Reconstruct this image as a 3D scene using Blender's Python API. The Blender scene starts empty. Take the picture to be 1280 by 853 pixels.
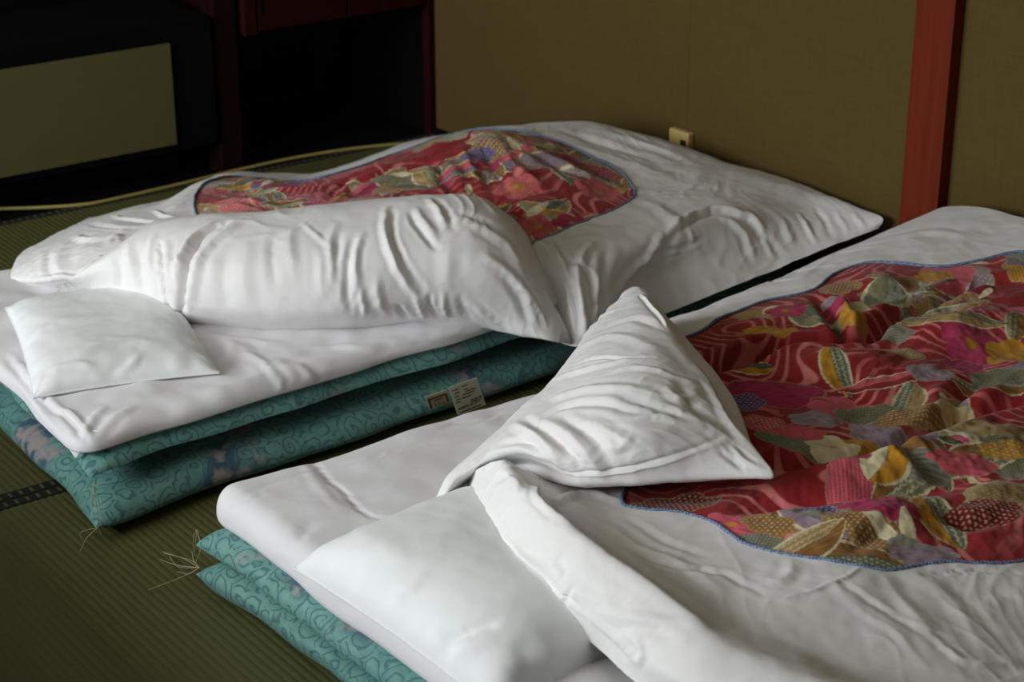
import bpy, math
import numpy as np

# ------------------------------------------------------------------ camera, world, light, exposure
CAMH = 1.7
FPX = 2387.0
PITCH, YAW = math.radians(22.6), math.radians(53.4)
sc = bpy.context.scene
col = sc.collection
fw = np.array([math.cos(PITCH)*math.cos(YAW), math.cos(PITCH)*math.sin(YAW), -math.sin(PITCH)])
rt = np.cross(fw, [0, 0, 1.0]); rt /= np.linalg.norm(rt)
up = np.cross(rt, fw)
cd = bpy.data.cameras.new('camera'); cam = bpy.data.objects.new('camera', cd); col.objects.link(cam)
cam.location = (0, 0, CAMH)
cam.rotation_euler = (math.pi/2 - PITCH, 0, YAW - math.pi/2)
cd.sensor_width = 36.0; cd.lens = FPX/1280*36.0
cd.clip_start = 0.05; cd.clip_end = 60
cd.dof.use_dof = True; cd.dof.focus_distance = 3.35; cd.dof.aperture_fstop = 5.6
sc.camera = cam
w = bpy.data.worlds.new('world'); sc.world = w; w.use_nodes = True
w.node_tree.nodes['Background'].inputs[0].default_value = (0.75, 0.85, 1.0, 1)
w.node_tree.nodes['Background'].inputs[1].default_value = 0.6
WIN_X, WIN_Y0, WIN_Y1, WIN_Z0, WIN_Z1 = -1.5, 1.9, 4.5, 0.75, 2.25
ld = bpy.data.lights.new('window_light', 'AREA'); lo = bpy.data.objects.new('window_light', ld); col.objects.link(lo)
ld.shape = 'RECTANGLE'; ld.size = WIN_Y1-WIN_Y0; ld.size_y = WIN_Z1-WIN_Z0
ld.energy = 132; ld.color = (0.90, 0.965, 1.0)
lo.location = (WIN_X-0.12, (WIN_Y0+WIN_Y1)/2, (WIN_Z0+WIN_Z1)/2)
lo.rotation_euler = (math.radians(90), 0, math.radians(-90))
sc.view_settings.view_transform = 'Standard'; sc.view_settings.look = 'None'
sc.view_settings.gamma = 1.0; sc.view_settings.use_curve_mapping = False
sc.view_settings.exposure = 0.0
sc.cycles.use_denoising = True
sc.cycles.max_bounces = 6

rng = np.random.default_rng(7)

# ------------------------------------------------------------------ helpers
def at(x, y, z):
    """world point seen at pixel (x, y) and standing at height z"""
    d = fw + (x-640)/FPX*rt - (y-426.5)/FPX*up
    t = (z-CAMH)/d[2]
    return np.array([0, 0, CAMH]) + t*d

def to_px(P):
    v = P - np.array([0, 0, CAMH]); z = v@fw
    return 640+FPX*(v@rt)/z, 426.5-FPX*(v@up)/z, z

_perm = np.random.default_rng(3).permutation(256); _perm = np.concatenate([_perm, _perm, _perm])
_grad = np.array([[1,1,0],[-1,1,0],[1,-1,0],[-1,-1,0],[1,0,1],[-1,0,1],[1,0,-1],[-1,0,-1],[0,1,1],[0,-1,1],[0,1,-1],[0,-1,-1]], float)
def noise(P):
    i = np.floor(P).astype(int); f = P-i; i &= 255
    u = f*f*f*(f*(f*6-15)+10)
    out = 0
    for dx in (0, 1):
        wx = u[..., 0] if dx else 1-u[..., 0]
        for dy in (0, 1):
            wy = u[..., 1] if dy else 1-u[..., 1]
            for dz in (0, 1):
                wz = u[..., 2] if dz else 1-u[..., 2]
                h = _perm[_perm[_perm[i[..., 0]+dx]+i[..., 1]+dy]+i[..., 2]+dz] % 12
                g = _grad[h]
                out = out + wx*wy*wz*(g[..., 0]*(f[..., 0]-dx)+g[..., 1]*(f[..., 1]-dy)+g[..., 2]*(f[..., 2]-dz))
    return out
def fbm(P, n=3):
    s, a = 0, 1.0
    for k in range(n):
        s = s+a*noise(P*2**k+k*17.3); a *= .5
    return s

def link(name, me, mat=None, parent=None):
    o = bpy.data.objects.new(name, me); col.objects.link(o)
    if mat is not None: me.materials.append(mat)
    if parent is not None: o.parent = parent
    return o

def mesh(name, V, Fq, mat=None, parent=None, smooth=True, colors=None):
    """V (n,3), Fq list of quads/tris or (m,4) int array"""
    me = bpy.data.meshes.new(name)
    V = np.asarray(V, np.float32)
    if isinstance(Fq, np.ndarray):
        m, k = Fq.shape
        me.vertices.add(len(V)); me.vertices.foreach_set('co', V.ravel())
        me.loops.add(m*k); me.loops.foreach_set('vertex_index', Fq.astype(np.int32).ravel())
        me.polygons.add(m)
        me.polygons.foreach_set('loop_start', np.arange(0, m*k, k, dtype=np.int32))
        me.update(calc_edges=True)
    else:
        me.from_pydata([tuple(map(float, v)) for v in V], [], Fq); me.update()
    if colors is not None:
        ca = me.color_attributes.new('print', 'FLOAT_COLOR', 'POINT')
        ca.data.foreach_set('color', np.concatenate([colors, np.ones((len(V), 1))], 1).astype(np.float32).ravel())
    me.polygons.foreach_set('use_smooth', np.full(len(me.polygons), smooth)); me.update()
    return link(name, me, mat, parent)

def gridfaces(n, m, off=0):
    i = np.arange(n*m).reshape(n, m)
    return np.stack([i[:-1, :-1], i[1:, :-1], i[1:, 1:], i[:-1, 1:]], -1).reshape(-1, 4)+off

def boxmesh(name, a, b, mat, parent=None, bevel=0.003):
    (x0, y0, z0), (x1, y1, z1) = a, b
    V = [(x0,y0,z0),(x1,y0,z0),(x1,y1,z0),(x0,y1,z0),(x0,y0,z1),(x1,y0,z1),(x1,y1,z1),(x0,y1,z1)]
    Fc = [(0,3,2,1),(4,5,6,7),(0,1,5,4),(1,2,6,5),(2,3,7,6),(3,0,4,7)]
    o = mesh(name, V, Fc, mat, parent, smooth=False)
    if bevel:
        md = o.modifiers.new('bevel', 'BEVEL'); md.width = bevel; md.segments = 2
    return o

def tube(name, pts, r, mat, parent=None, cyclic=False, k=6):
    P = np.asarray(pts, float); n = len(P)
    T = (np.roll(P, -1, 0)-np.roll(P, 1, 0)) if cyclic else np.gradient(P, axis=0)
    T /= np.linalg.norm(T, axis=1, keepdims=True)+1e-12
    A = np.cross(T, [.13, .21, .97]); A /= np.linalg.norm(A, axis=1, keepdims=True)+1e-12
    B = np.cross(T, A)
    an = np.arange(k)*2*np.pi/k
    V = P[:, None]+r*(A[:, None]*np.cos(an)[None, :, None]+B[:, None]*np.sin(an)[None, :, None])
    i = np.arange(n*k).reshape(n, k); i2 = np.roll(i, -1, 1)
    nx = np.roll(i, -1, 0); nx2 = np.roll(nx, -1, 1)
    Fq = np.stack([i, i2, nx2, nx], -1)
    if not cyclic: Fq = Fq[:-1]
    return mesh(name, V.reshape(-1, 3), Fq.reshape(-1, 4), mat, parent)

def tag(o, label=None, cat=None, group=None, kind=None):
    if label: o['label'] = label
    if cat: o['category'] = cat
    if group: o['group'] = group
    if kind: o['kind'] = kind
    return o
def empty(name, loc):
    o = bpy.data.objects.new(name, None); o.location = loc; o.empty_display_size = .1; col.objects.link(o)
    return o
def adopt(child, root):
    child.parent = root
    child.matrix_parent_inverse = root.matrix_basis.inverted()

def catmull(C, u, axis):
    C = np.moveaxis(C, axis, 0); n = len(C)
    Pd = np.concatenate([[2*C[0]-C[1]], C, [2*C[-1]-C[-2]]])
    i = np.clip(np.floor(u).astype(int), 0, n-2); t = u-i
    sh = [-1]+[1]*(C.ndim-1); t = t.reshape(sh)
    p0, p1, p2, p3 = Pd[i], Pd[i+1], Pd[i+2], Pd[i+3]
    tau = .46
    m1, m2 = tau*(p2-p0), tau*(p3-p1)
    R = (2*t**3-3*t**2+1)*p1+(t**3-2*t**2+t)*m1+(-2*t**3+3*t**2)*p2+(t**3-t**2)*m2
    return np.moveaxis(R, 0, axis)
def patch(C, u, v):
    return catmull(catmull(C, u, 0), v, 1)
def params(C, axis, res):
    """parameter samples along an axis, spaced about res metres"""
    d = np.linalg.norm(np.diff(C, axis=axis), axis=2)
    seg = d.max(axis=1-axis)
    out = []
    for k, L in enumerate(seg):
        n = max(3, int(round(L/res)))
        out.append(k+np.arange(n)/n)
    out.append([float(len(seg))])
    return np.concatenate(out)
def normals(G):
    a = np.gradient(G, axis=0); b = np.gradient(G, axis=1)
    n = np.cross(a, b); n /= np.linalg.norm(n, axis=2, keepdims=True)+1e-12
    return n
def blur(A, k=1, it=1):
    for _ in range(it):
        for ax in (0, 1):
            B = A.copy()
            s = [slice(None)]*A.ndim
            lo_, mid, hi = s.copy(), s.copy(), s.copy()
            lo_[ax], mid[ax], hi[ax] = slice(None, -2), slice(1, -1), slice(2, None)
            B[tuple(mid)] = .25*A[tuple(lo_)]+.5*A[tuple(mid)]+.25*A[tuple(hi)]
            A = B
    return A

WSC = .74
def stroke_disp(G, strokes, flip=1.0):
    """height to add along the normal for drawn creases: (pixel polyline, width, amp, kind)"""
    flat = G.reshape(-1, 3); px, py, dep = to_px(flat)
    D = np.zeros(len(flat))
    for pts, wd, amp, kind in strokes:
        pts = np.array(pts, float)
        # dense smooth polyline in pixels
        t = np.linspace(0, len(pts)-1, 8*(len(pts)-1)+1)
        q = catmull(pts, t, 0) if len(pts) > 2 else pts[0]+(pts[1]-pts[0])*t[:, None]
        W = []
        for x, y in q:
            d2 = (px-x)**2+(py-y)**2
            near = np.where(d2 < max(30, d2.min()*1.5))[0]
            W.append(flat[near[np.argmin(dep[near]+np.sqrt(d2[near])*.002)]])
        W = np.array(W)
        lo_, hi = W.min(0)-4*wd, W.max(0)+4*wd
        sel = np.where(np.all((flat > lo_) & (flat < hi), axis=1))[0]
        if len(sel) == 0: continue
        Pn = flat[sel]
        best = np.full(len(sel), 9.); tb = np.zeros(len(sel)); side = np.zeros(len(sel))
        for k in range(len(W)-1):
            a, b = W[k], W[k+1]; ab = b-a; L2 = ab@ab+1e-12
            s = np.clip(((Pn-a)@ab)/L2, 0, 1)
            dv = Pn-(a+s[:, None]*ab); dd = np.linalg.norm(dv, axis=1)
            sg = np.sign(ab[0]*dv[:, 1]-ab[1]*dv[:, 0])
            m = dd < best
            best[m] = dd[m]; tb[m] = (k+s[m])/(len(W)-1); side[m] = sg[m]
        x = best/(wd*WSC)
        taper = np.sin(np.pi*np.clip(tb*.94+.03, 0, 1))**.6
        if kind == 'r': h = .78*np.exp(-x**1.5)-.20*np.exp(-((x-1.9)/.8)**2)
        elif kind == 'c':  h = np.exp(-np.abs(x)**1.1*1.6)          # sharp crest or groove
        else: h = side*x*np.exp(-x*x)*2.2                              # step: one side up, the other down
        D[sel] += amp*h*taper
    return D.reshape(G.shape[:2])

# ------------------------------------------------------------------ materials
def newmat(name):
    m = bpy.data.materials.new(name); m.use_nodes = True
    nt = m.node_tree; b = nt.nodes['Principled BSDF']
    return m, nt, b
def nd(nt, t, **kw):
    n = nt.nodes.new(t)
    for k, v in kw.items(): setattr(n, k, v)
    return n
def srgb(r, g, b):
    f = lambda c: c/12.92 if c <= .04045 else ((c+.055)/1.055)**2.4
    return (f(r/255), f(g/255), f(b/255), 1)
def mixc(nt, fac, a, b):
    n = nd(nt, 'ShaderNodeMix', data_type='RGBA')
    for k, v in ((0, fac), (6, a), (7, b)):
        if isinstance(v, (tuple, list, float, int)): n.inputs[k].default_value = v
        else: nt.links.new(v, n.inputs[k])
    return n.outputs[2]
def math_(nt, op, a, b=None, clamp=False):
    n = nd(nt, 'ShaderNodeMath', operation=op); n.use_clamp = clamp
    for k, v in ((0, a), (1, b)):
        if v is None: continue
        if isinstance(v, (float, int)): n.inputs[k].default_value = v
        else: nt.links.new(v, n.inputs[k])
    return n.outputs[0]
def coords(nt, scale=(1, 1, 1), rot=(0, 0, 0)):
    t = nd(nt, 'ShaderNodeTexCoord'); mp = nd(nt, 'ShaderNodeMapping')
    nt.links.new(t.outputs['Object'], mp.inputs[0]); mp.inputs['Scale'].default_value = scale; mp.inputs['Rotation'].default_value = rot
    return mp.outputs[0]
def noise_n(nt, vec, scale, detail=3, rough=.5, out=0):
    n = nd(nt, 'ShaderNodeTexNoise'); nt.links.new(vec, n.inputs['Vector'])
    n.inputs['Scale'].default_value = scale; n.inputs['Detail'].default_value = detail; n.inputs['Roughness'].default_value = rough
    return n.outputs[out]
def ramp(nt, fac, stops):
    n = nd(nt, 'ShaderNodeValToRGB'); nt.links.new(fac, n.inputs[0])
    e = n.color_ramp.elements
    while len(e) < len(stops): e.new(.5)
    for k, (p, c) in enumerate(stops): e[k].position = p; e[k].color = c
    return n.outputs[0]
def bump(nt, b, h, strength, dist):
    n = nd(nt, 'ShaderNodeBump'); nt.links.new(h, n.inputs['Height'])
    n.inputs['Strength'].default_value = strength; n.inputs['Distance'].default_value = dist
    nt.links.new(n.outputs[0], b.inputs['Normal'])

def cloth_mat(name, c1, c2, crumple=1.0):
    m, nt, b = newmat(name)
    v = coords(nt)
    nt.links.new(mixc(nt, noise_n(nt, v, 9, 4), c1, c2), b.inputs['Base Color'])
    b.inputs['Roughness'].default_value = .85
    b.inputs['Sheen Weight'].default_value = .1
    b.inputs['Specular IOR Level'].default_value = .2
    vm = nd(nt, 'ShaderNodeMix', data_type='VECTOR'); vm.inputs[0].default_value = .12
    nt.links.new(v, vm.inputs[4]); nt.links.new(noise_n(nt, v, 5, 3, .5, 1), vm.inputs[5])
    vo = nd(nt, 'ShaderNodeTexVoronoi', feature='F1'); nt.links.new(vm.outputs[1], vo.inputs['Vector']); vo.inputs['Scale'].default_value = 13
    vo2 = nd(nt, 'ShaderNodeTexVoronoi', feature='F1'); nt.links.new(vm.outputs[1], vo2.inputs['Vector']); vo2.inputs['Scale'].default_value = 31
    mask = ramp(nt, noise_n(nt, v, 4, 2), [(.42, (0, 0, 0, 1)), (.68, (1, 1, 1, 1))])
    cr = math_(nt, 'MULTIPLY', math_(nt, 'ADD', vo.outputs['Distance'], math_(nt, 'MULTIPLY', vo2.outputs['Distance'], .4)), mask)
    h = math_(nt, 'ADD', math_(nt, 'MULTIPLY', noise_n(nt, v, 60, 3, .5), .10), math_(nt, 'ADD', math_(nt, 'MULTIPLY', cr, .55*crumple), math_(nt, 'MULTIPLY', noise_n(nt, v, 750, 1), .025)))
    bump(nt, b, h, .5, .007)
    return m
M = {}
M['cover'] = cloth_mat('white_cotton_cover', srgb(226, 222, 221), srgb(234, 231, 230))
M['sheet'] = cloth_mat('white_cotton_sheet', srgb(222, 218, 222), srgb(230, 227, 230), .5)
M['pillow'] = cloth_mat('white_pillow_cotton', srgb(227, 228, 228), srgb(234, 235, 235), .16)
M['lining'] = cloth_mat('cream_paper_tag', srgb(225, 222, 200), srgb(235, 230, 212), 0.)

# printed comforter: the print is a colour attribute computed below
m, nt, b = newmat('kimono_print_cotton'); M['print'] = m
a_ = nd(nt, 'ShaderNodeAttribute', attribute_name='print')
v = coords(nt)
fine = noise_n(nt, v, 900, 1)
mul = nd(nt, 'ShaderNodeHueSaturation'); nt.links.new(a_.outputs['Color'], mul.inputs['Color'])
nt.links.new(math_(nt, 'ADD', math_(nt, 'MULTIPLY', fine, .5), .75), mul.inputs['Value'])
nt.links.new(mul.outputs[0], b.inputs['Base Color'])
b.inputs['Roughness'].default_value = .8; b.inputs['Sheen Weight'].default_value = .1; b.inputs['Specular IOR Level'].default_value = .25
bump(nt, b, noise_n(nt, v, 45, 3), .4, .0015)

# teal damask with scrolls
m, nt, b = newmat('teal_damask'); M['teal'] = m
v = coords(nt)
wz = noise_n(nt, v, 9, 2, .5, 1)
vm = nd(nt, 'ShaderNodeMix', data_type='VECTOR'); vm.inputs[0].default_value = .045
nt.links.new(v, vm.inputs[4]); nt.links.new(wz, vm.inputs[5])
vo = nd(nt, 'ShaderNodeTexVoronoi', feature='F1'); nt.links.new(vm.outputs[1], vo.inputs['Vector']); vo.inputs['Scale'].default_value = 24
vo.inputs['Randomness'].default_value = .85
sb = nd(nt, 'ShaderNodeVectorMath', operation='SUBTRACT'); nt.links.new(vm.outputs[1], sb.inputs[0]); nt.links.new(vo.outputs['Position'], sb.inputs[1])
sp = nd(nt, 'ShaderNodeSeparateXYZ'); nt.links.new(sb.outputs[0], sp.inputs[0])
ang_ = math_(nt, 'ARCTAN2', sp.outputs[2], math_(nt, 'ADD', sp.outputs[0], sp.outputs[1]))
ring = math_(nt, 'SINE', math_(nt, 'ADD', math_(nt, 'ADD', math_(nt, 'MULTIPLY', vo.outputs['Distance'], 21.0), ang_), math_(nt, 'MULTIPLY', noise_n(nt, v, 45, 2), 6.0)))
lines = ramp(nt, ring, [(.45, (0, 0, 0, 1)), (.9, (1, 1, 1, 1))])
spread = math_(nt, 'ADD', math_(nt, 'MULTIPLY', noise_n(nt, v, 5, 3), .5), math_(nt, 'MULTIPLY', noise_n(nt, v, 48, 3), .5))
base = mixc(nt, ramp(nt, spread, [(.35, (0, 0, 0, 1)), (.65, (1, 1, 1, 1))]), srgb(88, 140, 134), srgb(118, 166, 158))
c1 = mixc(nt, math_(nt, 'MULTIPLY', lines, .7), base, mixc(nt, noise_n(nt, v, 70, 2), srgb(30, 66, 92), srgb(58, 108, 112)))
patchy = ramp(nt, noise_n(nt, coords(nt, (1, 1, 1)), 4.3, 2), [(.63, (0, 0, 0, 1)), (.68, (1, 1, 1, 1))])
petal = mixc(nt, ramp(nt, noise_n(nt, v, 26, 2), [(.45, (0, 0, 0, 1)), (.55, (1, 1, 1, 1))]), srgb(165, 150, 150), srgb(52, 84, 112))
nt.links.new(mixc(nt, math_(nt, 'MULTIPLY', patchy, .85), c1, petal), b.inputs['Base Color'])
b.inputs['Roughness'].default_value = .55; b.inputs['Sheen Weight'].default_value = .1
bump(nt, b, math_(nt, 'ADD', noise_n(nt, v, 40, 3), math_(nt, 'MULTIPLY', lines, .2)), .4, .002)

# blue checked piping
m, nt, b = newmat('blue_checked_piping'); M['piping'] = m
ck = nd(nt, 'ShaderNodeTexChecker'); nt.links.new(coords(nt), ck.inputs[0]); ck.inputs['Scale'].default_value = 260
ck.inputs['Color1'].default_value = srgb(74, 98, 142); ck.inputs['Color2'].default_value = srgb(142, 158, 180)
nt.links.new(ck.outputs[0], b.inputs['Base Color']); b.inputs['Roughness'].default_value = .8

# tatami
m, nt, b = newmat('tatami_rush'); M['tatami'] = m
v = coords(nt, (40, 1200, 40))
f = noise_n(nt, v, 1, 3)
big = noise_n(nt, coords(nt), 2.2, 4)
cA = mixc(nt, f, srgb(72, 76, 40), srgb(98, 101, 60))
nt.links.new(mixc(nt, ramp(nt, big, [(.3, (0, 0, 0, 1)), (.7, (1, 1, 1, 1))]), cA, mixc(nt, f, srgb(82, 77, 37), srgb(92, 91, 52))), b.inputs['Base Color'])
b.inputs['Roughness'].default_value = .5; b.inputs['Specular IOR Level'].default_value = .5
bump(nt, b, f, .3, .001)

# border cloth with a chain of pale ovals
m, nt, b = newmat('tatami_border_cloth'); M['border'] = m
br = nd(nt, 'ShaderNodeTexBrick'); nt.links.new(coords(nt), br.inputs['Vector'])
br.offset = .5; br.inputs['Scale'].default_value = 1.0
br.inputs['Color1'].default_value = srgb(105, 104, 66); br.inputs['Color2'].default_value = srgb(90, 92, 56)
br.inputs['Mortar'].default_value = srgb(12, 13, 12)
br.inputs['Brick Width'].default_value = .022; br.inputs['Row Height'].default_value = .033; br.inputs['Mortar Size'].default_value = .0105; br.inputs['Mortar Smooth'].default_value = .4
nt.links.new(br.outputs['Color'], b.inputs['Base Color']); b.inputs['Roughness'].default_value = .8

# wall cloth
m, nt, b = newmat('olive_wall_cloth'); M['wall'] = m
v = coords(nt)
wx = noise_n(nt, coords(nt, (1, 600, 14)), 1, 2); wy = noise_n(nt, coords(nt, (1, 14, 600)), 1, 2)
weave = math_(nt, 'MULTIPLY', math_(nt, 'ADD', wx, wy), .5)
nt.links.new(mixc(nt, weave, srgb(72, 57, 24), srgb(101, 83, 45)), b.inputs['Base Color'])
b.inputs['Roughness'].default_value = .9; b.inputs['Specular IOR Level'].default_value = .15
bump(nt, b, weave, .3, .001)
m, nt, b = newmat('olive_paper_panel'); M['panel'] = m
nt.links.new(mixc(nt, noise_n(nt, coords(nt), 30, 3), srgb(80, 73, 35), srgb(86, 79, 40)), b.inputs['Base Color'])
b.inputs['Roughness'].default_value = .9
def wood(name, a, bb, rough=.4, sc_=(30, 30, 1.5)):
    m, nt, b = newmat(name)
    g = noise_n(nt, coords(nt, sc_), 1.6, 5, .6)
    nt.links.new(mixc(nt, ramp(nt, g, [(.3, (0, 0, 0, 1)), (.7, (1, 1, 1, 1))]), a, bb), b.inputs['Base Color'])
    b.inputs['Roughness'].default_value = rough; b.inputs['Specular IOR Level'].default_value = .12
    bump(nt, b, g, .1, .001)
    return m
M['post'] = wood('red_lacquered_post', srgb(98, 33, 13), srgb(114, 42, 20), .5)
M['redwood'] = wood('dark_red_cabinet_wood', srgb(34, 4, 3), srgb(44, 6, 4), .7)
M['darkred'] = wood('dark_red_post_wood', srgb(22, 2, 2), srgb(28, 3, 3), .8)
M['black'] = wood('black_lacquer_and_alcove_shade', srgb(2, 2, 2), srgb(4, 3, 3), .9)  # lacquer on the woodwork; on the alcove walls it paints the shade
m, nt, b = newmat('plain_ceiling'); M['ceil'] = m
b.inputs['Base Color'].default_value = srgb(205, 196, 178); b.inputs['Roughness'].default_value = .9
m, nt, b = newmat('cord_vinyl'); M['cord'] = m
nt.links.new(mixc(nt, noise_n(nt, coords(nt), 4, 1), srgb(150, 136, 74), srgb(170, 152, 88)), b.inputs['Base Color']); b.inputs['Roughness'].default_value = .5
m, nt, b = newmat('cream_plastic'); M['cream'] = m
nt.links.new(mixc(nt, noise_n(nt, coords(nt), 20, 1), srgb(205, 178, 112), srgb(212, 186, 122)), b.inputs['Base Color']); b.inputs['Roughness'].default_value = .45
m, nt, b = newmat('black_plastic'); M['plug'] = m
b.inputs['Base Color'].default_value = (.006, .006, .006, 1); b.inputs['Roughness'].default_value = .4
m, nt, b = newmat('pale_thread'); M['thread'] = m
nt.links.new(mixc(nt, noise_n(nt, coords(nt), 60, 1), srgb(170, 160, 125), srgb(200, 190, 160)), b.inputs['Base Color']); b.inputs['Roughness'].default_value = .8
m, nt, b = newmat('dark_ink'); M['ink'] = m
b.inputs['Base Color'].default_value = srgb(52, 52, 50); b.inputs['Roughness'].default_value = .8
m, nt, b = newmat('red_ink'); M['redink'] = m
b.inputs['Base Color'].default_value = srgb(170, 52, 30); b.inputs['Roughness'].default_value = .8
m, nt, b = newmat('orange_ink'); M['orange'] = m
b.inputs['Base Color'].default_value = srgb(214, 140, 40); b.inputs['Roughness'].default_value = .8

# ------------------------------------------------------------------ the room
X1, YL = 3.26, 4.79                      # back wall plane, alcove front plane
fl = boxmesh('floor', (-1.6, -1.3, -.08), (X1+.1, YL, -.025), M['black'], None, 0)
tag(fl, 'floor laid with olive green ribbed tatami mats', kind='structure')
HERI = 3.216
def tatami(x0, x1, y0, y1, b0=True, b1=True):
    bw = .032
    n = int((x1-x0)/.0152)
    xs = np.linspace(x0+.001, x1-.001, n*8+1)
    ph = (xs-x0)/.0152*np.pi
    zs = -.0006-.0021*(1-np.abs(np.sin(ph))**.55)
    ys = np.array([y0+.001, y1-.001])
    V = [(x, y, z) for x, z in zip(xs, zs) for y in ys]
    k = len(V)
    V += [(x0+.001, y0+.001, -.03), (x1-.001, y0+.001, -.03)]
    Fq = gridfaces(len(xs), 2)
    o = mesh('tatami_mat', V[:k], Fq, M['tatami'], fl, smooth=True)
    for flag, a, c in ((b0, y0, y0+bw), (b1, y1-bw, y1)):
        if not flag: continue
        nx = 40; xx = np.linspace(x0, x1, nx); prof = [(a, -.004), (a+.002, .0008), (c-.002, .0008), (c, -.004)]
        VV = [(x, y-a, z) for x in xx for y, z in prof]
        bo = mesh('border_strip', VV, gridfaces(nx, 4), M['border'], o, smooth=False); bo.location = (0, a, 0)
xb = [-1.52, .39, 2.30, 3.255]
yb = [HERI-.955*4, HERI-.955*3, HERI-.955*2, HERI-.955, HERI, HERI+.955, YL]
for j in range(len(yb)-1):
    for i in range(3):
        sh = .0 if j % 2 == 0 else 0
        tatami(xb[i], xb[i+1], max(yb[j], -1.25), yb[j+1])

def structure(o, label): return tag(o, label, kind='structure')
wb = structure(boxmesh('wall_back', (X1, -1.3, -.08), (X1+.1, 5.6, 2.5), M['wall'], None, 0), 'olive tan cloth covered wall behind the two beds')
for yy in (3.62, 2.41, 1.5):
    boxmesh('cloth_seam', (X1-.0006, yy, .0), (X1+.001, yy+.0012, 2.4), M['wall'], wb, 0)
structure(boxmesh('trim_1', (X1-.035, 2.727, -.02), (X1+.02, 2.837, 2.45), M['post'], None, .002), 'red brown square wooden post on the olive wall')
structure(boxmesh('baseboard_back', (X1-.014, -1.3, -.03), (X1+.01, YL, .018), M['black'], None, .002), 'low black strip at the foot of the olive wall')
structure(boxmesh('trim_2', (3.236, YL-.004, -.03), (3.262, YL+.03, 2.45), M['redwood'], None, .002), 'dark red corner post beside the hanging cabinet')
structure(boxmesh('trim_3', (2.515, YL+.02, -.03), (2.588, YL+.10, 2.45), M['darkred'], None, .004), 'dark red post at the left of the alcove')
structure(boxmesh('wall_left', (-1.6, 5.5, -.08), (X1+.1, 5.6, 2.5), M['black'], None, 0), 'back of the alcove, its deep shade put in as black colour')  # shade of the deep recess painted on as black
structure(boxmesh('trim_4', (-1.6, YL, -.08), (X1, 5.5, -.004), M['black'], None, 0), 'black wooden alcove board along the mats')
structure(boxmesh('trim_5', (3.25, YL+.05, -.08), (3.265, 5.5, 2.45), M['black'], None, 0), 'inner side of the alcove, coloured black for the shade inside')  # black sheet over the wall cloth, painting the alcove's shade
structure(boxmesh('ceiling', (-1.7, -1.4, 2.45), (X1+.1, 5.6, 2.55), M['ceil'], None, 0), 'ceiling')
wr = structure(boxmesh('wall_right', (-1.7, -1.4, -.08), (X1+.1, -1.3, 2.5), M['wall'], None, 0), 'wall behind the photographer')
wfv = boxmesh('wall_front', (WIN_X-.1, -1.3, -.08), (WIN_X, WIN_Y0, 2.5), M['ceil'], None, 0)
structure(wfv, 'wall with the window that lights the beds')
boxmesh('wall_panel', (WIN_X-.1, WIN_Y1, -.08), (WIN_X, 5.5, 2.5), M['ceil'], wfv, 0)
boxmesh('wall_panel', (WIN_X-.1, WIN_Y0, -.08), (WIN_X, WIN_Y1, WIN_Z0), M['ceil'], wfv, 0)
boxmesh('wall_panel', (WIN_X-.1, WIN_Y0, WIN_Z1), (WIN_X, WIN_Y1, 2.5), M['ceil'], wfv, 0)

# hanging cabinet with two doors
hc = empty('hanging_cabinet', (2.92, YL+.2, .404)); tag(hc, 'dark red wooden cabinet hanging over the dark alcove', 'cabinet')
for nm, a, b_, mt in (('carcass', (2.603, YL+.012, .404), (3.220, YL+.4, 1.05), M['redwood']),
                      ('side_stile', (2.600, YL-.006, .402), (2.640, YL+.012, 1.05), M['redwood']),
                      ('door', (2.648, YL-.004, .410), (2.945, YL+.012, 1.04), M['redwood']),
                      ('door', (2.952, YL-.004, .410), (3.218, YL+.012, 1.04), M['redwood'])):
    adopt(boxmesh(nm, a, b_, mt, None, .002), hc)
adopt(boxmesh('finger_pull', (2.656, YL-.0055, .455), (2.668, YL-.003, .60), M['black'], None, .001), hc)
# low cabinet with an olive sliding panel
lc = empty('low_cabinet', (1.4, YL+.2, 0)); tag(lc, 'low black cabinet with a plain olive front panel by the dark alcove', 'cabinet')
adopt(boxmesh('carcass', (.2, YL+.006, .10), (2.5, YL+.4, .47), M['black'], None, .003), lc)
adopt(boxmesh('plinth', (.25, YL+.16, -.004), (2.45, YL+.38, .10), M['black'], None, .003), lc)
adopt(boxmesh('front_panel', (.3, YL-.004, .1225), (2.364, YL+.008, .4155), M['panel'], None, .0015), lc)

# unseen low table, added to shade the near floor and bed head
tb = empty('added_shade_table', (.3, 2.6, 0)); tag(tb, 'unseen low black table added to shade the near floor', 'table')
adopt(boxmesh('shade_table_top', (-.25, 2.10, .30), (.70, 4.35, .335), M['black'], None, .006), tb)
adopt(boxmesh('shade_table_apron', (-.20, 2.17, .22), (.64, 4.28, .30), M['black'], None, .004), tb)
for lx_ in (-.2, .57):
    for ly_ in (2.17, 4.2): adopt(boxmesh('shade_table_leg', (lx_, ly_, 0), (lx_+.07, ly_+.07, .23), M['black'], None, .004), tb)

# power cord on the floor
cp = [at(-60, 262, .006), at(0, 261, .006), at(60, 259, .006), at(110, 255, .006), at(160, 245, .006), at(230, 229, .006), at(300, 212, .006), at(370, 197, .006), at(440, 186, .006), at(500, 180, .006), at(540, 178, .006), at(590, 180, .006), at(640, 190, .006)]
cp = np.array(cp); cp = catmull(cp, np.linspace(0, len(cp)-1, 80), 0)
tag(tube('power_cord', cp, .0052, M['cord']), 'thin cream power cord lying along the edge of the mats', 'cord')
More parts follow.
